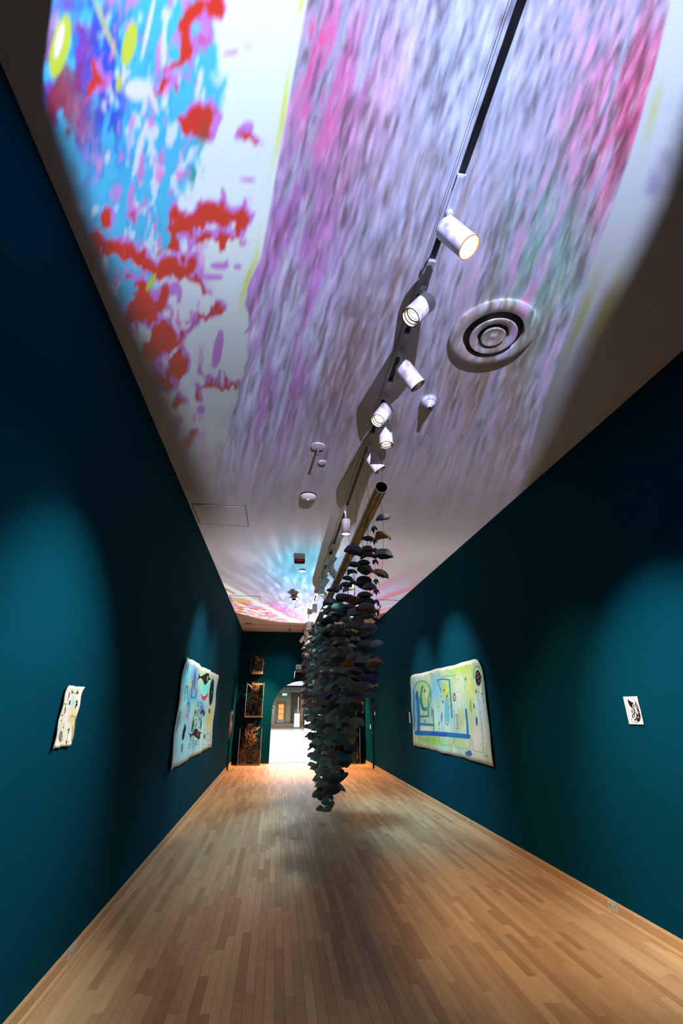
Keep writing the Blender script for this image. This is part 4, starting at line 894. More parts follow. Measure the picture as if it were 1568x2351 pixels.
def seaweed(label, cx, cy, z0, h, w0, w1, d, seed, dens=1.0, hollow=False, lean=0):
    rs = random.Random(seed); t = thing('seaweed_sculpture', label, 'sculpture', (cx, cy, z0))
    mbs = [MB() for _ in SW]
    N = int(150*dens)
    for k in range(N):
        f = rs.random()**1.25; zb = f*h*.93; w = (w0*(1-f)+w1*f)
        side = rs.choice((-1, 1)); xx = side*w*(.35+.65*rs.random()) if hollow and f < .6 else rs.uniform(-1, 1)*w
        yy = rs.uniform(-1, 1)*d*.5*(1-.5*f); p = Vector((xx+lean*f, yy, zb)); pts = [p.copy()]
        L = rs.uniform(.10, .30)*(.7+h*.4); nseg = 6; dirv = Vector((rs.gauss(0, .45), rs.gauss(0, .35), rs.choice((1, 1, -1))*rs.uniform(.5, 1))).normalized()
        for q in range(nseg):
            dirv = (dirv+Vector((rs.gauss(0, .45), rs.gauss(0, .35), rs.gauss(0, .3)))).normalized(); p = p+dirv*L/nseg
            p.z = min(max(p.z, .006), h*1.04); p.y = max(min(p.y, d*.5), -d*.5); p.x = max(min(p.x, w0*1.05), -w0*1.05); pts.append(p.copy())
        r = rs.uniform(.004, .013); mbs[rs.choices(range(4), (5, 3, 4, 2))[0]].tube(pts, [r*(1-.7*q/nseg) for q in range(nseg+1)], 5, True, flat=rs.choice((.4, 1, 2.2)))
    # dense dark core
    core = MB(); prof = []
    for q in range(9):
        f = q/8; prof.append((max(.01, (w0*(1-f)+w1*f)*(.62 if not hollow else .45)*(1+.12*math.sin(q*2.3))), f*h*.9))
    core.lathe(prof, 14, Matrix.Translation((lean*.5, .03, 0)) @ Matrix.Scale(.5, 4, (0, 1, 0)))
    core.obj('core', SW[2], t, smooth=True, fix=False)
    for mb, m, nm in zip(mbs, SW, ('brown_fronds', 'ochre_fronds', 'dark_fronds', 'rust_fronds')):
        if mb.v: o = mb.obj(nm, m, t, fix=False); o['kind'] = 'stuff'
    for k in range(int(9*dens)):
        o = link('shell', rs.choice(SHELLS), t); f = rs.random()**2.2; w = (w0*(1-f)+w1*f)
        o.location = (rs.uniform(-1, 1)*w*.9+lean*f, -d*.42, .02+f*h*.85); s_ = rs.uniform(.012, .038)*(1 if f > .15 else 1.5); o.scale = (s_, s_*.7, s_); o.rotation_euler = (rs.random()*6, rs.random()*6, rs.random()*6)
    return t
def case(x0, x1, z0, z1, y0, y1, label, base=.0, lip=False, topbar=False, group=None):
    t = thing('display_case', label, 'display case', ((x0+x1)/2, (y0+y1)/2, z0), group=group); w = .006
    def P(nm, m, *b): place(t, MB().box(*b).obj(nm, m))
    if base:
        P('base', M_shelfw, x0+.04 if lip else x0, x1, y0+.02, YB-.003, z0-base, z0-.002)
    else: P('base', M_black, x0, x1, y0, y1, z0-.0+.001, z0+.02)
    zb = z0+(.0 if base else .02)
    P('glass_pane', M_acr, x0, x1, y0, y0+w, zb, z1); P('glass_pane', M_acr, x0, x0+w, y0+w, y1, zb, z1); P('glass_pane', M_acr, x1-w, x1, y0+w, y1, zb, z1)
    for xx in (x0, x1-w):
        P('pane_edge', M_edge, xx-.001, xx+w+.001, y0-.003, y0-.0005, zb, z1)
    P('pane_edge', M_edge, x0, x1, y0-.003, y0-.0005, zb, zb+.006)
    if topbar: P('top_bar', M_shelfw, x0+.14, x1-.05, y1-.12, y1, z1-.05, z1-.005)
    return t
yc0, yc1 = 15.18, 15.60
def cx_(px, py): return float(on(px, py, 1, yc0)[0])
def cz_(px, py): return float(on(px, py, 1, yc0)[2])
LC = [(cx_(575.5, 1530), cx_(604, 1530), cz_(590, 1542), cz_(590, 1511)), (cx_(564.5, 1610), cx_(604, 1610), cz_(585, 1645), cz_(585, 1567)), (cx_(548, 1715), cx_(599, 1715), 0.0, cz_(575, 1672))]
MIR = 2*AX
case(LC[0][0], LC[0][1], LC[0][2], LC[0][3], yc0, yc1, 'small acrylic case on a wooden shelf, top left of the arch', base=.06, lip=True)
case(LC[1][0], LC[1][1], LC[1][2], LC[1][3], yc0, yc1, 'tall acrylic case halfway up the end wall, left of the arch', base=.03, topbar=True)
case(LC[2][0], LC[2][1], 0, LC[2][3], yc0, yc1, 'large acrylic case standing on the floor, left of the arch')
case(MIR-LC[0][1], MIR-LC[0][0], LC[0][2], LC[0][3], yc0, yc1, 'small acrylic case on a shelf, top right of the arch behind the bowls', base=.06)
case(MIR-LC[1][1], MIR-LC[1][0], LC[1][2], LC[1][3], yc0, yc1, 'tall acrylic case halfway up the end wall, right of the arch', base=.03, topbar=True)
case(MIR-LC[2][1], MIR-LC[2][0], 0, LC[2][3], yc0, yc1, 'large acrylic case standing on the floor, right of the arch')
for sgn, nm in ((0, 'left'), (1, 'right')):
    for k, (c, wb, wt, hh, hol, pos) in enumerate(((LC[0], .17, .12, 1.18, False, 'top'), (LC[1], .24, .12, .98, True, 'middle'), (LC[2], .30, .10, 1.12, True, 'lowest'))):
        xm = (c[0]+c[1])/2+(.03 if k == 0 else 0); xm = xm if not sgn else MIR-xm; h = (c[3]-c[2])*hh; z = c[2]+(.022 if k == 2 else .002)
        if k != 0 and hh > 1: pass
        seaweed(f'dried brown seaweed sculpture inside the {pos} case {nm} of the arch', xm, (yc0+yc1)/2, z, h, wb, wt, (yc1-yc0)*.85, 50+k+10*sgn, (.7, 1.3, 1.9)[k], hol, (.0, .03, -.03)[k]*(1-2*sgn))
# low black strip left of the floor case
tag(MB().box(XL+.032, LC[2][0]-.004, 15.25, YB-.02, 0.0, .03).obj('floor_strip', M_black), 'low black strip on the floor in the far left corner', 'plinth')

# ------------------------------------------------------------------ hanging sculpture: brass pipe, strings, bowls, flowers
PX, PZ, PY0, PY1, PR = .748, 3.155, 3.22, 12.75, .0505
pipe = thing('hanging_pipe', 'long brass pipe hung level below the ceiling, strings of bowls under it', 'pipe', (PX, (PY0+PY1)/2, PZ))
RX = Matrix.Translation((PX, 0, PZ)) @ Matrix.Rotation(math.radians(-90), 4, 'X')
place(pipe, MB().lathe([(PR, PY0), (PR, PY1)], 40, RX).obj('tube', M_brass, smooth=True, fix=False))
place(pipe, MB().lathe([(PR-.003, PY1), (PR-.003, PY0+.001)], 40, RX).obj('bore', M_brass_in, smooth=True, fix=False))
place(pipe, MB().lathe([(PR-.003, PY0+.001), (PR-.003, PY0), (PR, PY0), (PR+.0003, PY0+.006)], 40, RX).obj('rim', M_brass_edge, fix=False))
place(pipe, MB().lathe([(PR, PY1), (PR-.003, PY1)], 40, RX).obj('rim', M_brass_edge, fix=False))
for k, (yw, dx) in enumerate(((3.36, .06), (3.62, -.05), (4.80, .055), (4.80, -.055), (6.72, .02), (6.78, -.05), (8.6, .03), (8.6, -.05), (10.4, .03), (12.4, -.03))):
    o = MB().tube([(PX+dx*.5, yw, PZ+PR*.85), (PX+dx*1.3, yw+.02, ZC)], .0016, 5).obj('suspension_wire', M_string); place(pipe, o)
def zbot(y):
    return float(np.interp(y, [3.2, 3.6, 4.0, 4.4, 5.0, 5.5, 6.1, 6.8, 7.2, 7.7, 8.2, 8.8, 9.3, 9.8, 10.5, 11.3, 11.8, 12.6],
                           [2.35, 2.0, 1.75, 1.42, 1.10, .90, .70, .48, .30, .30, .42, .60, .80, 1.02, 1.25, 1.45, 1.7, 2.3]))
PAL = {'pale green': ((.20, .27, .21), (.13, .19, .15)), 'dark green': ((.035, .07, .05), (.02, .045, .04)), 'grey green': ((.15, .19, .16), (.10, .12, .10)), 'navy': ((.015, .035, .10), (.03, .06, .15)),
       'slate blue': ((.10, .14, .20), (.05, .08, .13)), 'brown': ((.14, .085, .06), (.08, .055, .045)), 'mauve': ((.19, .14, .16), (.12, .09, .11)), 'cream': ((.62, .52, .38), (.48, .38, .26)),
       'ochre': ((.34, .19, .07), (.24, .12, .05)), 'black': ((.02, .02, .022), (.035, .03, .03)), 'rust': ((.26, .11, .06), (.18, .08, .05)), 'teal': ((.03, .13, .13), (.04, .20, .19)), 'whitish': ((.52, .50, .52), (.38, .37, .40))}
BM = {}
for k, (a_, b_) in PAL.items():
    g_ = 1.0 if k in ('cream', 'whitish') else 1.75
    BM[k] = mat('clay_'+k.replace(' ', '_'), tuple(min(.7, c*g_+.004) for c in a_), .62, noise=(tuple(min(.7, c*g_+.004) for c in b_), 18, 4), bump=(60, .5))
BM['blue patterned'] = mat('clay_blue_patterned', (.02, .06, .22), .5, noise=((.36, .34, .30), 9, 1), bump=(60, .4))
BM['blue spotted'] = mat('clay_blue_spotted', (.27, .30, .33), .5, noise=((.03, .06, .18), 11, 0), bump=(60, .4))
LIN = {'cream': 'ochre', 'pale green': 'dark green', 'navy': 'black', 'blue patterned': 'brown', 'mauve': 'rust', 'whitish': 'ochre', 'brown': 'black', 'dark green': 'black', 'ochre': 'rust', 'rust': 'rust', 'blue spotted': 'brown'}
def shell_mesh(kind, seed, part, colour):
    """part: 'outer', 'inner' or 'both'. Unit radius 1 at the rim, hanging hole at the origin, rim at z = -h"""
    rs = random.Random(seed); ph = [rs.random()*6.28 for _ in range(6)]
    n, nr, h = 28, 7, .66
    if kind == 'faceted': n, nr = 9, 4
    if kind == 'bell': h = .85
    if kind == 'flower': n, nr, h = 24, 9, 1.5
    def P(a, t, off):
        # t 0 at top, 1 at rim
        if kind == 'dome': r = math.sin(t*math.pi/2)**.9; z = -(1-math.cos(t*math.pi/2))*h
        elif kind == 'flat': r = min(1, .62*t/.45) if t < .45 else .62+.38*((t-.45)/.55)**.8; z = 0 if t < .001 else (-.03*t/.45 if t < .45 else -.03-h*((t-.45)/.55)**1.15)
        elif kind == 'ribbed': r = math.sin(t*math.pi/2); z = -(1-math.cos(t*math.pi/2))*h
        elif kind == 'bell': r = .28+.72*t**1.1 if t > .15 else .28*t/.15*1.1; z = -h*(t**.9)
        elif kind == 'folded': r = math.sin(t*math.pi/2); z = -(1-math.cos(t*math.pi/2))*h*.8
        elif kind == 'flower': r = .85*math.sin(min(1, t/.55)*math.pi/2) if t < .55 else .85+.15*math.sin((t-.55)*6); z = -.7*(1-math.cos(min(1, t/.55)*math.pi/2)) if t < .55 else -.7-(t-.55)*1.9
        else: r = math.sin(t*math.pi/2); z = -(1-math.cos(t*math.pi/2))*h
        r *= 1+(.07*math.sin(2*a+ph[0])+.045*math.sin(3*a+ph[1])+.02*math.sin(7*a+ph[2]))*t
        z *= 1+.10*math.sin(a+ph[3])+.07*math.sin(3*a+ph[4])+(.05*math.sin(9*a+ph[5]) if kind != 'faceted' else 0)
        if kind == 'ribbed': r *= 1+.07*math.cos(12*a)*t; z *= 1+.10*math.cos(12*a)*t
        if kind == 'folded': z += .28*t*t*math.cos(2*a+ph[0]); r *= 1+.18*math.cos(2*a)*t
        if kind == 'flower' and t > .5:
            f = (t-.5)/.5; lobe = .5+.5*math.cos(4*a+ph[0]*.1)
            z = -.7-(abs(z)-.7)*max(0.0, lobe)**1.0*1.1; r *= (1-.16*f*(1-lobe))*(1+.5*f*f*lobe*(.5+.5*math.sin(ph[1]+a)))
        r = r-off*t*.9; z = z-off*.9
        return (r*math.cos(a), r*math.sin(a), z)
    key = (kind, seed, part)
    if key not in geo_cache:
        mb = MB()
        def surf(off, flip):
            vs = [P(2*math.pi*k/n, .03+.97*i/nr, off) for i in range(nr+1) for k in range(n)]; fs = []
            for i in range(nr):
                for k in range(n):
                    q = (i*n+k, (i+1)*n+k, (i+1)*n+(k+1) % n, i*n+(k+1) % n); fs.append(q if not flip else q[::-1])
            return vs, fs
        if part != 'inner': mb.add(*surf(0, False))
        if part != 'outer': mb.add(*surf(.045, True))
        if part != 'outer':   # rim lip
            vs = [P(2*math.pi*k/n, 1, 0) for k in range(n)]+[P(2*math.pi*k/n, 1, .045) for k in range(n)]
            mb.add(vs, [(k, (k+1) % n, n+(k+1) % n, n+k) for k in range(n)])
        geo_cache[key] = (mb.v, mb.f)
    return geo_cache[key]
geo_cache = {}; me_cache = {}
def shell_data(kind, seed, part, colour):
    k = (kind, seed, part, colour)
    if k not in me_cache:
        v, f = shell_mesh(kind, seed, part, colour); mb = MB(); mb.v = list(v); mb.f = list(f)
        me_cache[k] = mb.mesh('hanging_bowl', BM[colour], smooth=kind != 'faceted', fix=False)
    return me_cache[k]
ORD = ['top', 'second', 'third', 'fourth', 'fifth', 'sixth', 'seventh', 'eighth', 'ninth', 'tenth', 'eleventh', 'twelfth', 'thirteenth', 'fourteenth', 'fifteenth', 'sixteenth', 'seventeenth', 'eighteenth', 'nineteenth', 'twentieth']
def ordn(i):
    T_ = ['', 'first', 'second', 'third', 'fourth', 'fifth', 'sixth', 'seventh', 'eighth', 'ninth', 'tenth', 'eleventh', 'twelfth', 'thirteenth', 'fourteenth', 'fifteenth', 'sixteenth', 'seventeenth', 'eighteenth', 'nineteenth']
    if i < 20: return T_[i]
    tens = {2: 'twent', 3: 'thirt', 4: 'fort', 5: 'fift', 6: 'sixt'}[i//10]
    return tens+'ieth' if i % 10 == 0 else tens+'y-'+T_[i % 10]
items = []   # (string key, x, y, z, radius, kind, colour, lining, tilt, seed)
def hand(sk, px, py, w, kind, col, lin_=None, tilt=(0, 0), y=None, x=None):
    p = on(px, py, 1, y) if y else on(px, py, 0, x if x else PX)
    zd = float((p-np.array([0, 0, EYE])) @ FW); r = w*zd/FPX/2
    items.append(dict(s=sk, p=p, r=r, kind=kind, col=col, lin=lin_ or LIN.get(col, col), tilt=(tilt[0]+.14, tilt[1]), seed=random.randint(0, 5)))
H = hand
# nearest string
H(0, 878, 1180, 36, 'faceted', 'blue patterned', 'black', (.45, -.25), y=3.40); H(0, 880, 1222, 46, 'folded', 'cream', 'ochre', (.05, .1), y=3.40); H(0, 880, 1262, 46, 'flat', 'pale green', 'dark green', (-.05, .04), y=3.40); H(0, 877, 1308, 40, 'dome', 'cream', 'ochre', (.05, .32), y=3.40)
for px, py, w in ((858, 1208, 15), (860, 1236, 15), (860, 1258, 13), (861, 1284, 15), (863, 1329, 15), (863, 1352, 16), (865, 1377, 15), (866, 1400, 15)): H(1, px, py, w, 'flower', 'slate blue' if (px+py) % 3 else 'brown', 'brown', (random.uniform(-.25, .25), random.uniform(-.25, .25)), y=3.72)
H(1, 866, 1507, 18, 'flower', 'rust', 'rust', y=3.72); H(1, 864, 1540, 18, 'flower', 'navy', 'navy', (.3, .1), y=3.72); H(1, 861, 1617, 15, 'flower', 'brown', 'black', (.1, .1), y=3.72)
H(2, 845, 1230, 30, 'ribbed', 'dark green', 'black', (.1, 0)); H(2, 841, 1254, 32, 'flat', 'mauve', 'brown', (0, -.15)); H(2, 846, 1270, 34, 'folded', 'brown', 'brown'); H(2, 835, 1285, 30, 'dome', 'dark green'); H(2, 843, 1300, 36, 'folded', 'mauve', 'rust', (.1, .15)); H(2, 838, 1322, 36, 'dome', 'black', 'dark green', (.15, .1)); H(2, 848, 1340, 34, 'flat', 'blue spotted'); H(2, 837, 1358, 36, 'dome', 'brown')
H(3, 850, 1430, 44, 'dome', 'blue patterned', 'brown', (0, .1)); H(3, 834, 1450, 28, 'folded', 'mauve'); H(3, 846, 1470, 34, 'flat', 'grey green', 'whitish', (.1, .1)); H(3, 862, 1470, 30, 'faceted', 'whitish', 'brown', (.2, -.35)); H(3, 858, 1512, 40, 'dome', 'whitish', 'ochre', (-.3, -.05)); H(3, 846, 1548, 42, 'folded', 'navy', 'navy', (.1, .1)); H(3, 849, 1588, 32, 'dome', 'blue spotted', 'mauve'); 
H(4, 812, 1290, 26, 'flat', 'brown'); H(4, 808, 1307, 30, 'folded', 'brown'); H(4, 800, 1322, 26, 'dome', 'dark green', None, (.3, .1)); H(4, 813, 1334, 34, 'folded', 'slate blue', 'black'); H(4, 795, 1336, 30, 'dome', 'dark green'); H(4, 799, 1364, 30, 'ribbed', 'dark green'); H(4, 813, 1374, 26, 'dome', 'ochre', 'rust', (-.7, .1)); H(4, 802, 1386, 32, 'dome', 'brown'); H(4, 801, 1402, 30, 'folded', 'black', None, (.2, .2)); H(4, 818, 1415, 36, 'dome', 'brown', 'ochre', (-.2, -.2)); H(4, 795, 1430, 30, 'dome', 'grey green', 'ochre')
H(5, 800, 1448, 30, 'dome', 'dark green'); H(5, 816, 1460, 28, 'flat', 'whitish', 'ochre'); H(5, 780, 1462, 28, 'folded', 'grey green', 'ochre', (-.3, 0)); H(5, 810, 1502, 34, 'flat', 'grey green', 'dark green'); H(5, 835, 1506, 40, 'flat', 'pale green', 'ochre'); H(5, 800, 1522, 26, 'dome', 'ochre', 'ochre', (-1.0, .1)); H(5, 812, 1548, 34, 'folded', 'mauve', 'mauve'); H(5, 812, 1585, 38, 'dome', 'dark green'); H(5, 823, 1597, 34, 'flat', 'slate blue', 'rust', (-.25, 0)); H(5, 815, 1620, 26, 'bell', 'dark green', 'ochre', (0, .15)); H(5, 820, 1648, 36, 'flat', 'pale green', 'dark green'); H(5, 795, 1658, 30, 'dome', 'slate blue'); H(5, 808, 1668, 36, 'bell', 'grey green', 'dark green'); H(5, 808, 1708, 38, 'dome', 'navy', 'black')
H(6, 770, 1640, 44, 'dome', 'pale green', 'brown'); H(6, 763, 1618, 28, 'dome', 'brown'); H(6, 762, 1686, 34, 'folded', 'dark green'); H(6, 775, 1718, 30, 'dome', 'brown', 'ochre', (.2, .2)); H(6, 793, 1742, 36, 'folded', 'dark green'); H(6, 770, 1738, 36, 'dome', 'grey green'); H(6, 771, 1757, 30, 'dome', 'ochre', 'brown', (0, -.15)); H(6, 776, 1774, 42, 'folded', 'dark green', 'dark green', (0, -.2))
H(7, 787, 1767, 12, 'flower', 'black', 'black', (.2, .2)); H(7, 770, 1790, 28, 'bell', 'teal', 'black'); H(7, 764, 1808, 26, 'flat', 'dark green', None, (0, .2)); H(7, 760, 1825, 13, 'flower', 'navy'); H(7, 763, 1838, 12, 'flower', 'rust', 'rust'); H(7, 740, 1792, 30, 'dome', 'teal', 'dark green'); H(7, 735, 1812, 26, 'bell', 'pale green'); H(7, 748, 1828, 22, 'bell', 'grey green'); H(7, 736, 1848, 22, 'bell', 'slate blue', 'navy'); H(7, 750, 1852, 22, 'dome', 'grey green')
# fill the long curtain behind
rs = random.Random(11); hp = [it['p'] for it in items]
ys = []; y = 4.15
while y < 12.6: ys.append(y); y += (.195 if y < 9 else .25)+.02*math.sin(y*3)
cols = ['grey green', 'dark green', 'pale green', 'slate blue', 'brown', 'mauve', 'navy', 'black', 'ochre', 'teal', 'rust', 'cream', 'whitish', 'blue spotted']; cw = [16, 15, 9, 6, 7, 3.5, 2.5, 4, 1.6, 5, .6, .7, .7, 1.0]
for k, yy in enumerate(ys):
    xo = PX+(-.075, .06, -.01)[k % 3]+rs.uniform(-.012, .012); z = PZ-.14-rs.random()*.08; zb = zbot(yy)+rs.uniform(-.08, .08)
    flowery = (k % 5 == 3)
    while z > zb:
        r = rs.uniform(.075, .118) if not (flowery and rs.random() < .6) else .04
        p = np.array([xo, yy, z])
        for _ in range(6):          # slide down until clear of its neighbours
            if all(abs(q['p'][2]-p[2]) > .075 or math.hypot(q['p'][0]-p[0], q['p'][1]-p[1]) > (q['r']+r)*.93 for q in items[-90:] if q['s'] >= 100): break
            p[2] -= .03
        z = float(p[2])
        if all(abs(q[2]-z) > .085 or abs(q[1]-yy) > .16 for q in hp):
            kd = 'flower' if r < .05 else rs.choices(['dome', 'flat', 'ribbed', 'bell', 'folded', 'faceted'], [5, 3, 1.5, 1, 3, 1])[0]; c_ = rs.choices(cols, cw)[0]
            items.append(dict(s=100+k, p=p, r=r, kind=kd, col=c_, lin=LIN.get(c_, c_), tilt=(rs.gauss(.10, .18), rs.gauss(0, .16)), seed=rs.randint(0, 5)))
        z -= rs.uniform(.12, .175) if r > .05 else .11
# group into strings; number strings from the near pipe end
keys = sorted({it['s'] for it in items}, key=lambda s: sum(i['p'][1] for i in items if i['s'] == s)/sum(1 for i in items if i['s'] == s))
turtle_p = on(842, 1383, 0, PX)
bowls = [it for it in items if it['kind'] != 'flower']
bowls.sort(key=lambda it: it['p'][1]); single = {id(b) for b in bowls[:300]}
lump = {}
for si, s in enumerate(keys, 1):
    its = sorted([i for i in items if i['s'] == s], key=lambda i: -i['p'][2])
    # the string: straight run from the pipe through what it carries
    ax = [float(np.mean([i['p'][0] for i in its])), float(np.mean([i['p'][1] for i in its]))]
    if s < 50 and s not in (0, 1):
        pts = []                                  # hand placed ones spread over a hand's breadth: one cord each side group
        for i in its: pts.append(i['p'])
        for i in its:
            above = [j for j in its if j['p'][2] > i['p'][2]+.05 and abs(j['p'][1]-i['p'][1]) < .25 and abs(j['p'][0]-i['p'][0]) < .12]
            top = (i['p'][0], i['p'][1], PZ-PR+.002) if abs(i['p'][0]-PX) < PR else (PX+math.copysign(.03, i['p'][0]-PX), i['p'][1], PZ-PR*.7)
            if not above:
                i['cord'] = [top, i['p']]
            else:
                j = min(above, key=lambda j: j['p'][2]-i['p'][2]); i['cord'] = [tuple(j['p']-np.array([0, 0, .01])), tuple(i['p'])]
        mb = MB()
        for i in its: mb.tube(i['cord'], .0013, 4)
        o = mb.obj('hanging_string', M_string)
    else:
        for i in its: i['p'] = np.array([i['p'][0], i['p'][1], i['p'][2]])
        top = Vector((PX+max(-.03, min(.03, ax[0]-PX)), float(its[0]['p'][1]), PZ-PR*.8))
        o = MB().tube([top]+[Vector(i['p']) for i in its]+[Vector(its[-1]['p'])-Vector((0, 0, .06))], .0013, 4).obj('hanging_string', M_string)
    tag(o, f'thin dark string carrying bowls, {ordn(si)} from the near end of the brass pipe', 'string', 'strings under the brass pipe')
    for k, it in enumerate(its):
        R_ = Matrix.Translation(Vector(it['p'])) @ Matrix.Rotation(it['tilt'][0], 4, 'X') @ Matrix.Rotation(it['tilt'][1], 4, 'Y') @ Matrix.Rotation(it['seed']*1.3, 4, 'Z') @ Matrix.Scale(it['r'], 4)
        fl = it['kind'] == 'flower'
        if not fl and id(it) not in single:
            v, f = shell_mesh(it['kind'], it['seed'], 'both', it['col']); mb = lump.setdefault(it['col'], MB()); mb.add([R_ @ Vector(q) for q in v], f); continue
        near_ = it['p'][1] < 8.6
        me = shell_data(it['kind'], it['seed'], 'outer' if near_ else 'both', it['col'])
        o = link('hanging_flower' if fl else 'hanging_bowl', me); o.matrix_world = R_
        if near_: link('lining', shell_data(it['kind'], it['seed'], 'inner', it['lin']), o)
        pos = ORD[k] if k < 20 else ordn(k+1)
        shp = {'dome': 'domed', 'flat': 'flat-topped', 'ribbed': 'ribbed', 'bell': 'bell-shaped', 'folded': 'folded', 'faceted': 'faceted', 'flower': 'petalled'}[it['kind']]
        posw = 'topmost' if k == 0 else pos+' from top'
        tag(o, f"{it['col']} {shp} {'flower' if fl else 'bowl'}, {posw} on {ordn(si)} string from near pipe end", 'flower' if fl else 'bowl', 'petalled pieces of the hanging sculpture' if fl else 'bowls of the hanging sculpture')
if lump:
    allm = MB(); mats_ = []; idx = []
    for c_, mb in lump.items():
        mats_.append(BM[c_]); idx += [len(mats_)-1]*len(mb.f); allm.add(mb.v, mb.f)
    me = allm.mesh('far_bowls', mats_, smooth=True, fix=False)
    me.polygons.foreach_set('material_index', idx); me.update()
    o = link('far_bowls', me); o['kind'] = 'stuff'; tag(o, 'remaining small bowls crowded under the far end of the brass pipe', 'bowl')
# the turtle-like piece
tt = thing('hanging_turtle', 'turtle shaped brown clay piece with a curled tail, near the pipe', 'turtle', tuple(turtle_p), (0.05, .02, .25))
zd = float((turtle_p-np.array([0, 0, EYE])) @ FW); rt = 46*zd/FPX/2
mb = MB(); v, f = shell_mesh('dome', 2, 'outer', 'brown'); mb.add([(q[0]*rt, q[1]*rt*.9, q[2]*rt*1.25) for q in v], f); mb.obj('carapace', BM['mauve'], tt, smooth=True, fix=False)
mb = MB(); v, f = shell_mesh('dome', 2, 'inner', 'brown'); mb.add([(q[0]*rt*.97, q[1]*rt*.87, q[2]*rt*1.25) for q in v], f); mb.obj('lining', BM['rust'], tt, smooth=True, fix=False)
MB().tube([(rt*.7, 0, -rt*.62), (rt*1.15, .0, -rt*.72), (rt*1.35, .0, -rt*.55), (rt*1.5, .0, -rt*.30), (rt*1.55, 0, -rt*.02)], [rt*.30, rt*.22, rt*.17, rt*.13, rt*.05], 10, flat=.6).obj('tail', BM['rust'], tt, smooth=True)
for s_, dx in ((-1, -.55), (1, -.45), (-1, .35), (1, .3)):
    MB().tube([(dx*rt, s_*rt*.6, -rt*.62), (dx*rt*1.45, s_*rt*.95, -rt*.85), (dx*rt*1.6, s_*rt*1.0, -rt*1.05)], [rt*.17, rt*.12, rt*.04], 8, flat=.5).obj('flipper', BM['brown'], tt, smooth=True)
MB().tube([(-rt*.8, 0, -rt*.62), (-rt*1.12, 0, -rt*.70), (-rt*1.25, 0, -rt*.85)], [rt*.22, rt*.18, rt*.05], 10).obj('head', BM['brown'], tt, smooth=True)
tag(MB().tube([tuple(turtle_p+np.array([.0, 0, .0])), (PX+.02, float(turtle_p[1]), PZ-PR*.8)], .0013, 4).obj('hanging_string', M_string), 'string holding the turtle shaped piece', 'string', 'strings under the brass pipe')
sq = on(866, 1422, 1, 3.72)
o = MB().tube([sq+np.array([-.05, 0, .02]), sq+np.array([-.02, 0, -.0]), sq+np.array([.03, 0, -.01]), sq+np.array([.06, 0, -.035])], [.006, .014, .013, .004], 8).obj('hanging_fish', BM['black'], smooth=True); tag(o, 'small black fish-like piece under the petals by the turtle', 'fish')

# ------------------------------------------------------------------ bright gallery beyond the arch
M_gfl = mat('polished_concrete', (.62, .66, .68), .22, noise=((.70, .74, .76), .6, 3), spec=.6)
M_gfar = mat('brown_carpet', (.22, .15, .10), .8, noise=((.30, .22, .14), 3, 3)); M_gwall = mat('sage_wall', (.50, .55, .44), .8); M_gbei = mat('beige_wall', (.44, .38, .30), .8); M_gwhite = mat('gallery_white', (.80, .80, .80), .7); M_ggrey = mat('grey_soffit', (.20, .20, .21), .8)
YG = 61.0; Y0 = YB+WT
struct(MB().box(-9, 16, Y0, 41.5, -.12, -.001).obj('floor', M_gfl), 'pale polished concrete floor of the gallery beyond the arch')
struct(MB().box(-9, 16, 41.5, YG, -.12, -.001).obj('floor', M_gfar), 'brown floor at the far end of the gallery')
struct(MB().box(-9, 1.72, YG, YG+.2, 0, 3.9).obj('wall_far', M_gwall), 'sage green end wall of the gallery with a glazed door')
struct(MB().box(1.72, 16, 63.5, 63.7, 0, 3.9).obj('wall_recess', M_gbei), 'beige recessed wall of the gallery'); struct(MB().box(1.62, 1.72, YG+.2, 63.5, 0, 3.9).obj('trim_6', M_gbei))
struct(MB().box(-9.2, -9, Y0, YG, 0, 6.6).obj('wall_gallery_left', M_gwhite)); struct(MB().box(16, 16.2, Y0, 63.7, 0, 6.6).obj('wall_gallery_right', M_gwhite))
struct(MB().box(-9, XL-T, YB+.02, Y0, 0, 6.6).obj('wall_gallery_near', M_gwhite)); struct(MB().box(XR+T, 16, YB+.02, Y0, 0, 6.6).obj('wall_gallery_near', M_gwhite)); struct(MB().box(XL-T, XR+T, YB+.251, Y0+.02, ZC, 6.6).obj('trim_7', M_gwhite))
zs = float(on(690, 1577, 1, 46)[2])
struct(MB().box(-9, 16, Y0, 46, 6.6, 6.7).obj('ceiling', M_gwhite), 'high white ceiling of the gallery')
struct(MB().box(-9, 16, 46, 46.2, zs, 6.6).obj('trim_9', M_gwhite), 'white header band above the far part of the gallery')
struct(MB().box(-9, 16, 46, 63.7, zs, zs+.1).obj('ceiling', M_ggrey), 'low grey ceiling at the far end of the gallery')
for k in range(3): struct(MB().box(-9, 16, 48+k*4, 48.5+k*4, zs-.16, zs).obj('trim_%d' % (11+k), M_ggrey), 'grey beam under the far gallery ceiling')
M_oak = wood('door_oak', (.42, .24, .08), (.55, .34, .14), 'Z', 'object')
M_glow = mat('lit_room_glass', (.6, .3, .1), .3, emit=((1.0, .50, .18), .75))
d = struct(MB().box(-.03, .10, YG-.06, YG, 0, 2.42).box(1.03, 1.16, YG-.06, YG, 0, 2.42).box(.10, 1.03, YG-.06, YG, 2.28, 2.42).obj('door_1', M_oak), 'oak framed glazed door in the far gallery wall')
MB().box(.10, .25, YG-.05, YG-.01, 0, 2.28).box(.88, 1.03, YG-.05, YG-.01, 0, 2.28).box(.25, .88, YG-.05, YG-.01, 2.08, 2.28).box(.25, .88, YG-.05, YG-.01, .0, .30).obj('door_leaf', M_oak, d)
for z0, z1 in ((.36, .93), (.98, 1.50), (1.55, 2.05)): MB().box(.25, .88, YG-.035, YG-.02, z0, z1).obj('glass_pane', M_glow, d)
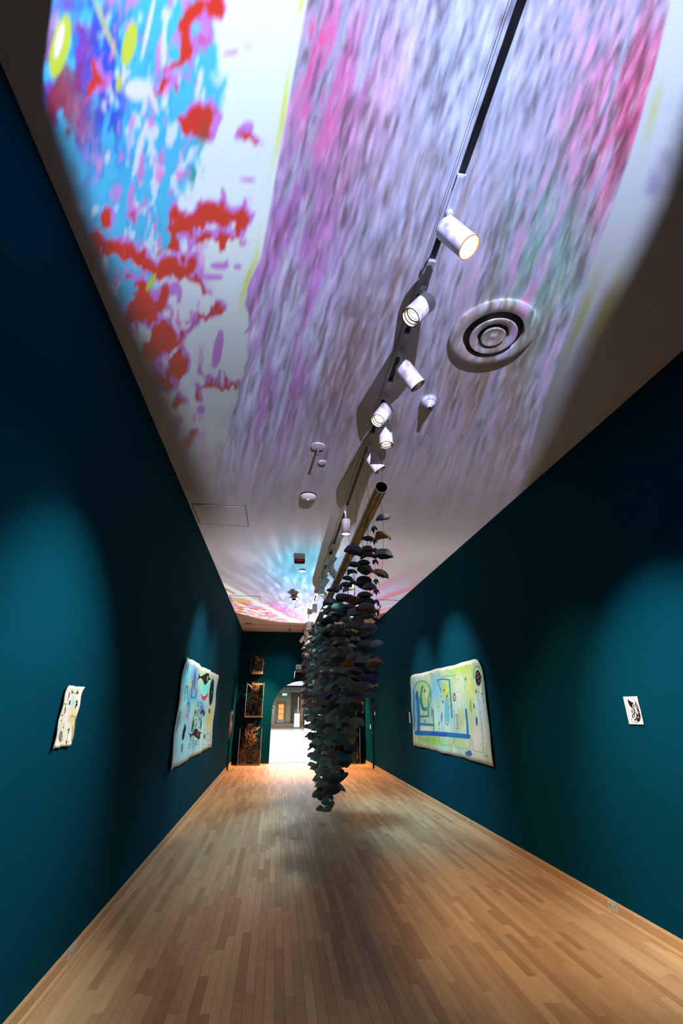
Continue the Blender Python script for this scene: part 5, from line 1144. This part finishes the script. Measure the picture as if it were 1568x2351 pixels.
MB().box(.25, .88, YG-.045, YG-.015, .93, .98).box(.25, .88, YG-.045, YG-.015, 1.5, 1.55).obj('glazing_bar', M_oak, d)
MB().box(.12, 1.0, YG-.07, YG-.05, .02, .30).obj('kick_plate', mat('kick_plate_steel', (.34, .42, .50), .4, .5), d); MB().tube([(.93, YG-.1, 1.0), (.93, YG-.1, 1.25)], .03, 8).obj('door_handle', M_steel, d)
struct(MB().box(-9, -.03, YG-.03, YG, 0, .18).box(1.16, 1.72, YG-.03, YG, 0, .18).obj('trim_14', M_oak), 'oak skirting of the far gallery wall')
# exit sign
e = on(654, 1594.5, 1, YG-1.5); t = thing('exit_sign', 'green lit exit sign hanging in the far gallery', 'sign', tuple(e))
M_exit = mat('exit_green', (.0, .3, .15), .5, emit=((.02, .70, .32), .8)); M_exl = mat('exit_letters', (1, 1, 1), .5, emit=((.8, 1, .9), 2.2))
MB().box(-.30, .30, 0, .05, -.15, .15).obj('panel', M_exit, t); MB().box(-1.1, 1.1, -.02, .06, .26, .34).obj('mounting_bar', M_dark, t); MB().box(-.02, .02, .0, .04, .18, .27).obj('stem', M_dark, t)
def letters(txt, parent, w, h, y, m):
    G = {'E': [(0, 0, .25, 1), (0, 0, 1, .2), (0, .4, .8, .6), (0, .8, 1, 1)], 'X': None, 'I': [(.38, 0, .62, 1)], 'T': [(0, .8, 1, 1), (.38, 0, .62, 1)]}
    n = len(txt); tw = w*n*1.3
    for i, ch in enumerate(txt):
        x0 = -tw/2+i*w*1.3; mb = MB()
        if ch == 'X':
            for (a, b) in (((0, 0), (1, 1)), ((0, 1), (1, 0))):
                vs = [(x0+(a[0])*w, y, (a[1]-.5)*h), (x0+(a[0]+(.28 if a[0] < .5 else -.28))*w, y, (a[1]-.5)*h), (x0+b[0]*w, y, (b[1]-.5)*h), (x0+(b[0]-(.28 if a[0] < .5 else -.28))*w, y, (b[1]-.5)*h)]
                vs = [vs[0], vs[1], vs[2], vs[3]]; mb.add(vs+[(q[0], q[1]+.008, q[2]) for q in vs], [(0, 1, 2, 3), (7, 6, 5, 4), (0, 4, 5, 1), (1, 5, 6, 2), (2, 6, 7, 3), (3, 7, 4, 0)])
        else:
            for (a, b, c, d_) in G[ch]: mb.box(x0+a*w, x0+c*w, y, y+.008, (b-.5)*h, (d_-.5)*h)
        mb.obj('letter', m, parent)
letters('EXIT', t, .10, .18, -.010, M_exl)
# pedestals, vitrine, column, counter, plant, bench
def pedestal(label, px0, px1, y, pyt, m, dep=.45):
    a = on(px0, pyt, 1, y); b = on(px1, pyt, 1, y); zt = float(a[2])
    t = thing('display_pedestal', label, 'pedestal', ((a[0]+b[0])/2, y+dep/2, 0)); hw = float(b[0]-a[0])/2
    MB().box(-hw, hw, -dep/2, dep/2, .03, zt).obj('plinth_body', m, t); MB().box(-hw+.03, hw-.03, -dep/2+.03, dep/2-.03, 0, .03).obj('recessed_foot', M_dark, t)
    return (a[0]+b[0])/2, zt, hw, y+dep/2
cxp, zt, hw, yp = pedestal('tall white pedestal seen through the arch', 676, 688.5, 45, 1638, M_gwhite)
t = thing('glass_vitrine', 'clear glass vitrine box on the white pedestal', 'vitrine', (cxp, yp, zt)); g = hw*.95; hz = .34
M_vit = glass_mat('vitrine_glass', (.96, .96, .94))
for bx in ((-g, g, -g*.9, -g*.9+.01), (-g, g, g*.9-.01, g*.9), (-g, -g+.01, -g*.85, g*.85), (g-.01, g, -g*.85, g*.85)): MB().box(*bx, .002, hz).obj('glass_pane', M_vit, t)
for xx in (-g, g-.012): MB().box(xx, xx+.012, -g*.9-.004, -g*.9, .002, hz).obj('pane_edge', M_edge, t)
b0 = on(684, 1637, 1, yp+.6); b1 = on(684, 1600, 1, yp+.6)
t = thing('pole_sculpture', 'tall white rod topped by a black ball behind the pedestal', 'sculpture', (b0[0], yp+.6, 0))
MB().tube([(0, 0, .03), (0, 0, b1[2])], .035, 10).obj('rod', M_gwhite, t); MB().lathe([(0, -.10), (.07, -.07), (.10, 0), (.07, .07), (0, .10)], 16, Matrix.Translation((0, 0, b1[2]+.08))).obj('ball', M_black, t, smooth=True); MB().lathe([(.0, .0), (.22, 0), (.22, .03), (0, .03)], 20).obj('foot', M_dark, t)
c2, z2, h2, y2 = pedestal('grey pedestal at the left edge of the arch view', 621, 630, 52, 1641, mat('pedestal_grey', (.34, .35, .36), .7))
t = thing('ring_sculpture', 'pale looped sculpture on the grey pedestal', 'sculpture', (c2+.05, y2, z2))
MB().tube([(.16*math.cos(k*.42), .03*math.sin(k), .62+.20*math.sin(k*.42)) for k in range(15)], .03, 8).obj('loop', M_gwhite, t, smooth=True); MB().tube([(0, 0, 0), (.02, 0, .44)], [.05, .03], 8).obj('stem', M_gwhite, t)
p = on(693.5, 1660, 1, 50)
struct(MB().box(p[0]-.17, p[0]+.06, 50, 50.3, 0, zs).obj('trim_15', wood('column_oak', (.30, .15, .05), (.42, .24, .10), 'Z')), 'brown timber column in the far gallery'); struct(MB().box(p[0]+.06, p[0]+.24, 50.05, 50.3, 0, zs).obj('trim_16', M_dark), 'dark side of the timber column')
a = on(702, 1683, 1, 34.6); rc = .75; ztc = float(on(706, 1640, 1, 34.6)[2])
t = thing('fluted_counter', 'round cream fluted counter half hidden by the hanging bowls', 'counter', (a[0]+rc, 34.6+rc, 0))
M_flu = mat('flute_cream', (.66, .58, .48), .6)
for k in range(40):
    th = 2*math.pi*k/40; MB().tube([(rc*math.cos(th), rc*math.sin(th), .05), (rc*math.cos(th), rc*math.sin(th), ztc-.05)], .055, 8).obj('flute', M_flu, t, smooth=True)
MB().lathe([(0, .0), (rc-.03, .0), (rc-.03, ztc-.05), (0, ztc-.05)], 40).obj('drum', M_flu, t); MB().lathe([(0, ztc-.05), (rc+.08, ztc-.05), (rc+.08, ztc), (0, ztc)], 40).obj('counter_top', M_gwhite, t)
rs = random.Random(5); t = thing('potted_grass', 'pale trailing grass plant behind the fluted counter', 'plant', (a[0]+.55, 37.2, 0))
MB().lathe([(0, 0), (.22, 0), (.28, .9), (.25, .9), (.22, .8), (0, .8)], 20).obj('pot', M_gwhite, t, smooth=True)
M_gr = mat('grass_green', (.30, .55, .28), .6); M_grp = mat('grass_pale', (.66, .62, .46), .6)
for m_, n_, s0 in ((M_gr, 46, .35), (M_grp, 60, .6)):
    mb = MB()
    for k in range(n_):
        th = rs.random()*6.28; rr = rs.uniform(.2, 1)*s0*1.25; zt_ = rs.uniform(1.6, 3.0)
        mb.tube([(0, 0, .8), (rr*.35*math.cos(th), rr*.35*math.sin(th), zt_*.8), (rr*.8*math.cos(th), rr*.8*math.sin(th), zt_), (rr*1.1*math.cos(th), rr*1.1*math.sin(th), zt_-.35)], [.02, .018, .014, .005], 4)
    o = mb.obj('blades', m_, t); o['kind'] = 'stuff'
p = on(697, 1664, 1, 47.5); t = thing('metal_chair', 'thin metal framed chair in front of the timber column', 'chair', (p[0], 47.5, 0))
for dx in (-.22, .22):
    MB().tube([(dx, -.2, 0), (dx*.9, -.15, .45), (dx*.9, .2, .48), (dx, .26, 0)], .02, 6).obj('leg_frame', M_dark, t)
MB().box(-.22, .22, -.2, .22, .44, .47).obj('seat', M_dark, t); MB().tube([(-.2, .2, .48), (-.2, .27, .85), (.2, .27, .85), (.2, .2, .48)], .018, 6).obj('backrest', M_dark, t)
q0 = on(646 + 17, 1629, 1, YG-.01); q1 = on(669, 1638, 1, YG-.01)
